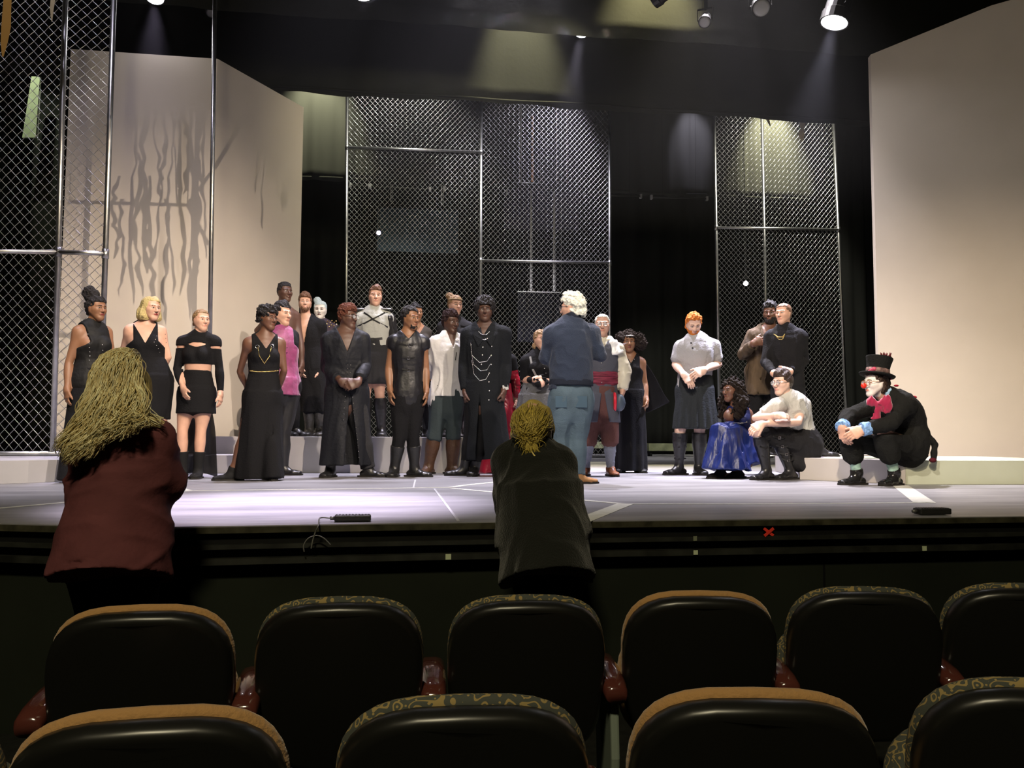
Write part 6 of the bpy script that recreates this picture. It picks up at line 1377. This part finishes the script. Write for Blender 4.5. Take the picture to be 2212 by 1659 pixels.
# 26 --- clown
p = mk('seated clown in top hat with red nose, magenta bow, dark coat and mint socks', 1905, 770, 1047, 7.18, H=1.74, yaw=-58, skin='fair', hyaw=-74, hc=(1891, 829, -.02), hk=1.06, bend=.13, bulk=1.08,
       J=dict(NB=(1917, 862, .02), Sa=(1889, 878, .12), Sb=(1956, 872, -.10), Ea=(1832, 898, .02), Wa=(1819, 924, -.13), Eb=(1925, 914, -.26), Wb=(1862, 928, -.24), Ha=(1944, 972, .14), Hb=(1966, 972, .02), Ka=(1836, 946, -.04), Kb=(1910, 940, -.18), Aa=(1851, 1021, -.02), Ab=(1932, 1022, -.10)),
       toes=(-68, -58), hands=(dict(d=(.25, -.9, .1), n=(.5, -.1, -.4), t=(-.3, -.2, .8), curl=.35, fw=.1), dict(d=(-.8, -.45, .1), n=(-.2, -.4, -.6), t=(-.2, .4, .8), curl=.4, fw=.2)))
p.M.append(skin_mats('white')[0]); p.face_paint = True; p.body(); p.hair('short', H_DBR, extra=[p.hp((0, .0, -.09), (0, -.06, -.08), .06, .055, k=.03), p.hp((.05, -.02, -.03), (.06, -.05, -.03), .035, k=.02)], amp=.008, fr=24, front=.06, back=-.11, name='hair')
MB().sphere(p.hl(0, -.022, .128), .026 * p.hsc, 16, 12).build('clown_nose', mat('red_foam', (.75, .03, .015), rough=.25), p.root, smooth=True); p.glasses(mat('amber_frame', (.35, .16, .04), rough=.3), .024)
C_CLO = mat('dark_tail_coat', (.009, .0095, .009), rough=.9, bump=.4, bscale=70)
top_(p, C_CLO, -.12, .028, 1.84, (.026, .026, .020), name='tail_coat', wr=(.006, 7, (1, 1, .8)), post=vneck(p, .05, .28),
     extra=[Pr(P(1978, 898, p.D + .05), P(2000, 936, p.D + .05), (.06, .05), (.034, .034), k=.04), Pr(P(2000, 936, p.D + .05), P(2020, 962, p.D + .04), .032, .026, k=.01), Pr(P(2020, 962, p.D + .04), P(2017, 990, p.D), .026, .026, k=.01)])
p.gar('collar', [Pr(p.X['NB'] + UP * .02 + p.f * .02, p.X['NB'] + UP * .065 + p.f * .045, .068, .064, U=RH, cap=.012, k=.02)], mat('light_blue_cotton', (.33, .52, .72), rough=.8), h=.006)
trousers(p, C_CLO, 1.55, inf=(.022, .030, .036), ti=.016, wr=(.007, 7)); p.gar('shirt_front', p.torso(.3, .95, .016, sh=False), C_BLK)
C_MINT = mat('mint_patterned_sock', (.33, .50, .43), rough=.9, var=.45, vscale=16)
for n in 'ab': p.gar('sock', p.limb('leg', n, 1.4, 1.98, .006), C_MINT, wr=(.002, 12, (.3, .3, 1.6)))
boots(p, 1.90, mat('polished_black_leather', (.012, .012, .012), rough=.18, bump=.15, bscale=30), .010)
C_BLUE = mat('blue_striped_cuff', (.20, .36, .70), rough=.8, var=.6, vscale=40)
for n in 'ab': p.gar('cuff', p.limb('arm', n, 1.80, 1.95, (.026, .034), cap=.01), C_BLUE, h=.006, wr=(.004, 18))
# velvet bow
bc = P(1896, 873, p.D - .24); C_BOW = mat('magenta_velvet', (.30, .008, .05), rough=.6, bump=.3, bscale=20, sheen=.6)
bx = nrm(RH * .95 - FH * .2); bz = np.cross(bx, FH)
p.gar('bow_tie', [Pr(bc - UP * .0, bc - bx * .065 + UP * .030, .022, (.026, .045), U=FH, k=.012), Pr(bc, bc + bx * .085 + UP * .012, .024, (.026, .068), U=FH, k=.012), Pr(bc + bx * .03 - UP * .03, bc + bx * .06 - UP * .075, (.03, .018), (.016, .012), U=RH, k=.02),
      Pr(bc, bc - bx * .01 - UP * .13, (.022, .012), (.028, .010), U=RH, k=.012), Pr(bc, bc + FH * .005, .026, k=.01)], C_BOW, h=.0055, wr=(.006, 16), reg=False)
# top hat
hu = nrm(p.hu - p.hf * .20); hb = p.hl(0, .075, -.02)
hat = MB().lathe([(.092 * p.hsc, .0), (.096 * p.hsc, .03), (.104 * p.hsc, .10), (.118 * p.hsc, .160), (.116 * p.hsc, .168), (.06, .166), (.001, .165)], hb, hu, 28).build('top_hat', C_CLO, p.root, smooth=False)
MB().lathe([(.088 * p.hsc, .0), (.150 * p.hsc, -.006), (.158 * p.hsc, .004), (.157 * p.hsc, .010), (.148 * p.hsc, .002), (.09 * p.hsc, .010)], hb, hu, 28).build('hat_brim', C_CLO, hat, smooth=True)
MB().lathe([(.095 * p.hsc, .012), (.1005 * p.hsc, .014), (.104 * p.hsc, .058), (.099 * p.hsc, .060)], hb, hu, 28).build('hat_band', mat('patterned_hat_band', (.16, .10, .09), rough=.7, var=.9, vscale=30), hat, smooth=True)
C_PINK = mat('pink_silk', (.50, .07, .13), rough=.5)
v, f = snet([Pr(hb + hu * .03 + p.hf * .09, hb + hu * .055 + p.hf * .08 + p.hs * .05, .016, .02, k=.01), Pr(hb + hu * .025 - p.hf * .11, hb - hu * .03 - p.hf * .12, (.03, .012), (.045, .012), U=p.hs, k=.01), Pr(hb - hu * .02 - p.hf * .12, hb - hu * .08 - p.hf * .10, (.04, .010), (.03, .008), U=p.hs, k=.01)], .005); mesh_obj('hat_ribbon', v, f, C_PINK, hat)
rf = random.Random(3); b = MB()
for i in range(16):
    o_ = hb + hu * .166 - p.hf * .05 + p.hs * rf.uniform(-.02, .03) - p.hf * rf.uniform(-.03, .05); d_ = nrm(hu + p.hf * rf.uniform(-.9, .5) + p.hs * rf.uniform(-.7, .7)); b.tube([o_, o_ + d_ * .03 + hu * .005, o_ + d_ * .055 - hu * .006], [.006, .005, .001], 5)
b.build('hat_feathers', mat('dark_red_feather', (.10, .015, .02), rough=.8), hat, smooth=True)
b = MB(); b.sphere(P(1972, 858, p.D + .02), .03, 10, 8, (1.3, .6, .5)); b.sphere(P(1936, 833, p.D - .0), .02, 10, 8, (1.2, .5, .5)); b.build('red_trim', mat('red_ribbon', (.40, .01, .03), rough=.6), p.root, smooth=True)
b = MB(); b.sphere(P(2015, 994, p.D - .02), .032, 12, 8, (1, .9, .7)); b.sphere(P(1996, 985, p.D + .03), .028, 12, 8, (1.5, .8, .7)); b.build('coat_tail_tip', mat('maroon_cloth', (.08, .01, .018), rough=.8), p.root, smooth=True)

# ---------------------------------------------------------------- hair in strands for the two watchers in front
def strand_hair(s, guides, m, r=.0022, name='hair_strands', parent=None, n=6):
    b = MB()
    for g in guides: b.tube(g, [r * (1 if i < len(g) - 3 else (.7 if i < len(g) - 1 else .25)) for i in range(len(g))], n)
    return b.build(name, m, parent or s.root, smooth=True)
def bezier(P0, P1, P2, P3, n=22):
    t = np.linspace(0, 1, n)[:, None]; return (1 - t) ** 3 * P0 + 3 * (1 - t) ** 2 * t * P1 + 3 * (1 - t) * t * t * P2 + t ** 3 * P3
# 27 --- burgundy shirt
p = Person('person with long wavy blonde hair in a burgundy shirt standing before the stage', 262, 776, 1668, 3.25, 1.69, yaw=168, z0=-.95, sex='f', skin='fair', hyaw=150, hc=(270, 836), hk=1.06, bulk=1.08, lw=1.0,
       J=dict(NB=(268, 912), Sa=(198, 960), Sb=(338, 950), Ea=(176, 1058, .02), Wa=(235, 1066, .30), Eb=(370, 1046, .04), Wb=(340, 1062, .27), Ha=(215, 1235), Hb=(285, 1235), Ka=(218, 1440), Kb=(282, 1440)), hands=(None, dict(d=(-.8, .1, -.3), n=(0, 0, 1), t=(0, 1, 0), curl=.4, fw=.3)))
p.body(h=.014)
C_BUR = mat('burgundy_crepe', (.115, .036, .040), rough=.85, bump=.12, bscale=60, var=.15, vscale=8)
zh = P(262, 1246, p.D)[2]
c1 = P(241, 1247, p.D - .10)
top_(p, C_BUR, .25, .026, 1.6, (.030, .024), name='shirt', wr=(.0085, 5, (.5, .5, 1.5)), h=.008, extra=[Pr(p.sp(.50), c1, (.170, .16), (.214, .245), U=p.SU, cap=.006, k=.10)])
trousers(p, mat('black_trousers', (.009, .008, .008), rough=.9), 1.9, top=.1, inf=(.004, .016), ti=.003, wr=None); boots(p, 1.85)
H_GOLD = mat('hair_golden', (.80, .72, .44), rough=.42, spec=.6, var=.3, vscale=30)
H_GOLDD = mat('hair_golden_mass', (.42, .32, .12), rough=.7, bump=1, bscale=50, stretch=(3, 3, .4))
D = p.D
mass = [Pr(P(268, 840, D), P(268, 834, D), .102, .102), Pr(P(258, 850, D - .01), P(212, 905, D - .06), .08, .055, k=.05), Pr(P(215, 890, D - .06), P(172, 950, D - .08), .055, .03, k=.05), Pr(P(268, 860, D - .01), P(262, 915, D - .08), .08, .04, k=.05)]
v, f = snet(mass, .008, post=lambda q, d: d + .006 * sn(q, 14, (1, 1, .4))); mesh_obj('hair', v, f, H_GOLDD, p.root)
rs = np.random.default_rng(11); gs = []; gd = []
endx = [128, 140, 165, 200, 230, 262, 295, 320, 346]; endy = [990, 1006, 1012, 985, 965, 950, 935, 925, 922]
hcx = P(268, 836, D)
for i in range(1500):
    u = rs.random() ** .8; ex = 346 - (346 - 128) * u; ey = np.interp(ex, endx, endy) - rs.uniform(0, 42) * (1 if ex < 300 else .5)
    th = R(rs.uniform(5, 100)); sx = (ex - 250) / 100 + rs.normal() * .35; ph = rs.normal() * .9
    dr = nrm(RH * np.clip(sx, -1.2, 1.0) * math.sin(th) + UP * math.cos(th) - FH * (math.sin(th) * (.9 + .2 * ph))); a0 = hcx + dr * rs.uniform(.120, .132)
    crown = hcx + UP * .117 + RH * rs.uniform(-.03, .05) + FH * rs.uniform(-.02, .05)
    e = P(ex, ey, D - .15 - .06 * rs.random() + (.08 if ex > 310 else 0))
    q1 = a0; q2 = P((PX(a0)[0] * .4 + ex * .6) + rs.normal() * 9, 905 + rs.normal() * 14 + (20 if ex < 190 else 0), D - .20 + .05 * rs.random())
    g = np.concatenate([bezier(crown, crown + (a0 - crown) * .5 + dr * .05, a0 + UP * .03 + dr * .008, a0, 7)[:-1], bezier(a0, a0 - UP * .06 + dr * .01, q2, e, 26)])
    amp = np.linspace(0, 1, len(g)) ** 1.3 * rs.uniform(.013, .032); w = 2.6 + .5 * math.sin(ex * .09); p0 = ex * .075 + rs.normal() * .22
    tt = np.linspace(0, 1, len(g)) * w * 6.28 + p0
    g = g + np.outer(np.sin(tt) * amp, RH) + np.outer(np.cos(tt) * amp * .8, FH); (gs if i % 2 else gd).append(g)
strand_hair(p, gs, H_GOLD, .0014, n=4); strand_hair(p, gd, mat('hair_honey', (.60, .48, .22), rough=.45, spec=.6), .0017, n=4)
# 28 --- black cardigan leaning on the stage
p = Person('person with loosely pinned yellow-blonde hair in a black cardigan leaning on the stage edge', 1175, 872, 1560, 3.62, 1.70, yaw=184, z0=-.95, sex='f', skin='fair', hyaw=170, hpitch=-6, hc=(1152, 920, .05), hk=.93, bulk=1.0,
       J=dict(NB=(1150, 972, .02), Sa=(1099, 996, .02), Sb=(1210, 1000, .02), Ea=(1094, 1098, .10), Wa=(1128, 1110, .34), Eb=(1226, 1078, .10), Wb=(1200, 1095, .34), Ha=(1155, 1225, -.12), Hb=(1212, 1225, -.12), Ka=(1160, 1395, -.08), Kb=(1210, 1395, -.08)), hands=('clasp', 'clasp'))
p.body(h=.014)
C_CARD = mat('black_cardigan_knit', (.011, .012, .010), rough=.95, bump=.4, bscale=140, sheen=.2)
c1 = P(1182, 1252, p.D - .18)
top_(p, C_CARD, .25, .022, 1.95, (.026, .020), name='cardigan', wr=(.006, 4.5), h=.008, extra=[Pr(p.sp(.55), c1, (.160, .175), (.200, .235), U=p.SU, cap=.006, k=.12)], post=lambda q, d: np.maximum(d, (c1[2] - .01 + .05 * np.cos((q - c1.astype(np.float32)) @ RH.astype(np.float32) * 15) - q[:, 2]) * .8))
trousers(p, mat('dark_jeans', (.010, .012, .016), rough=.9), 1.9, top=.1, inf=(.004, .016), ti=.003, wr=None); boots(p, 1.85)
H_YEL = mat('hair_yellow_blonde', (.62, .48, .10), rough=.42, spec=.6, var=.3, vscale=30); H_YEL2 = mat('hair_yellow_dark', (.42, .32, .07), rough=.5)
D = p.D + .05; hc_ = P(1150, 915, D)
v, f = snet([Pr(P(1151, 920, D), P(1151, 912, D), .097, .094), Pr(P(1138, 938, D - .06), P(1150, 950, D - .05), .058, .055, k=.04)], .008, post=lambda q, d: d + .007 * sn(q, 16)); mesh_obj('hair', v, f, H_YEL2, p.root)
gs = []; gd = []; bun = P(1141, 938, D - .12)
for i in range(760):
    a = rs.uniform(0, 6.283); k = rs.uniform(.55, 1.0); x = math.cos(a) * .097 * k; z = math.sin(a) * .102 * k + .0
    y = -math.sqrt(max(0, 1 - k * k)) * .10
    s0 = hc_ + RH * x + UP * z + FH * (y + .0); out = nrm(RH * x + UP * z + FH * (y - .03))
    e = bun + RH * rs.normal() * .020 + UP * rs.normal() * .020 - FH * abs(rs.normal()) * .012
    g = bezier(s0 - out * .004, s0 + out * .014 - FH * .02, e + out * .05 - FH * .02, e, 14); (gs if i % 2 else gd).append(g)
for i in range(170):                      # the twist itself
    a = rs.uniform(0, 6.283); r_ = rs.uniform(.012, .036); t = np.linspace(0, rs.uniform(3, 6), 14)
    g = bun + np.outer(np.cos(t + a) * r_, RH) + np.outer(np.sin(t + a) * r_ * .9, UP) - np.outer(.022 + .01 * np.sin(t * 2 + a), FH); (gs if i % 2 else gd).append(g)
for i in range(150):                      # ends hanging from the twist
    ex = rs.normal(1148, 13); ey = rs.uniform(955, 992); s0 = bun + RH * rs.normal() * .015 - UP * .01
    g = bezier(s0, s0 - FH * .03 - UP * .01, P(ex + rs.normal() * 6, ey - 18, D - .16), P(ex, ey, D - .14), 12); t = np.linspace(0, 5, 12) + rs.uniform(0, 6); g = g + np.outer(np.sin(t) * .006, RH); (gs if i % 2 else gd).append(g)
for i in range(7):
    g = bezier(bun - UP * .03, P(1148, 985, D - .17), P(1160 + i, 992, D - .17), P(1176 + i * 1.2, 1015 - i, D - .15), 14); gs.append(g)
for i in range(40):
    x0 = rs.choice([-1, 1]) * rs.uniform(.07, .09); g = bezier(hc_ + RH * x0 + UP * .02, hc_ + RH * x0 * 1.15 - UP * .02, hc_ + RH * x0 * 1.1 - UP * .07 - FH * .02, hc_ + RH * x0 * rs.uniform(.8, 1.05) - UP * rs.uniform(.08, .13) - FH * .03, 12); gd.append(g)
strand_hair(p, gs, H_YEL, .0012, n=4); strand_hair(p, gd, H_YEL2, .0015, n=4)
MB().tube([P(1166, 934, D - .13), P(1192, 925, D - .11)], .004, 6).build('hair_stick', mat('dark_hair_stick', (.02, .015, .01), rough=.4), p.root, smooth=True)
# ---------------------------------------------------------------- theatre haze that shows the beams
import os
if not os.environ.get('NOHAZE'):
    hm = bpy.data.materials.new('theatre_haze'); hm.use_nodes = True; nt = hm.node_tree; nt.nodes.remove(nt.nodes['Principled BSDF'])
    v_ = nt.nodes.new('ShaderNodeVolumeScatter'); v_.inputs['Density'].default_value = .0019; v_.inputs['Anisotropy'].default_value = .35; nt.links.new(v_.outputs[0], nt.nodes['Material Output'].inputs['Volume'])
    hz = tag(MB().box((1.2, 11.8, 6.05), (15.0, 10.8, 5.7)).build('haze', hm), 'thin theatre haze hanging under the lamps', 'haze', kind='stuff')
print('script seconds', round(time.time() - T0, 1))
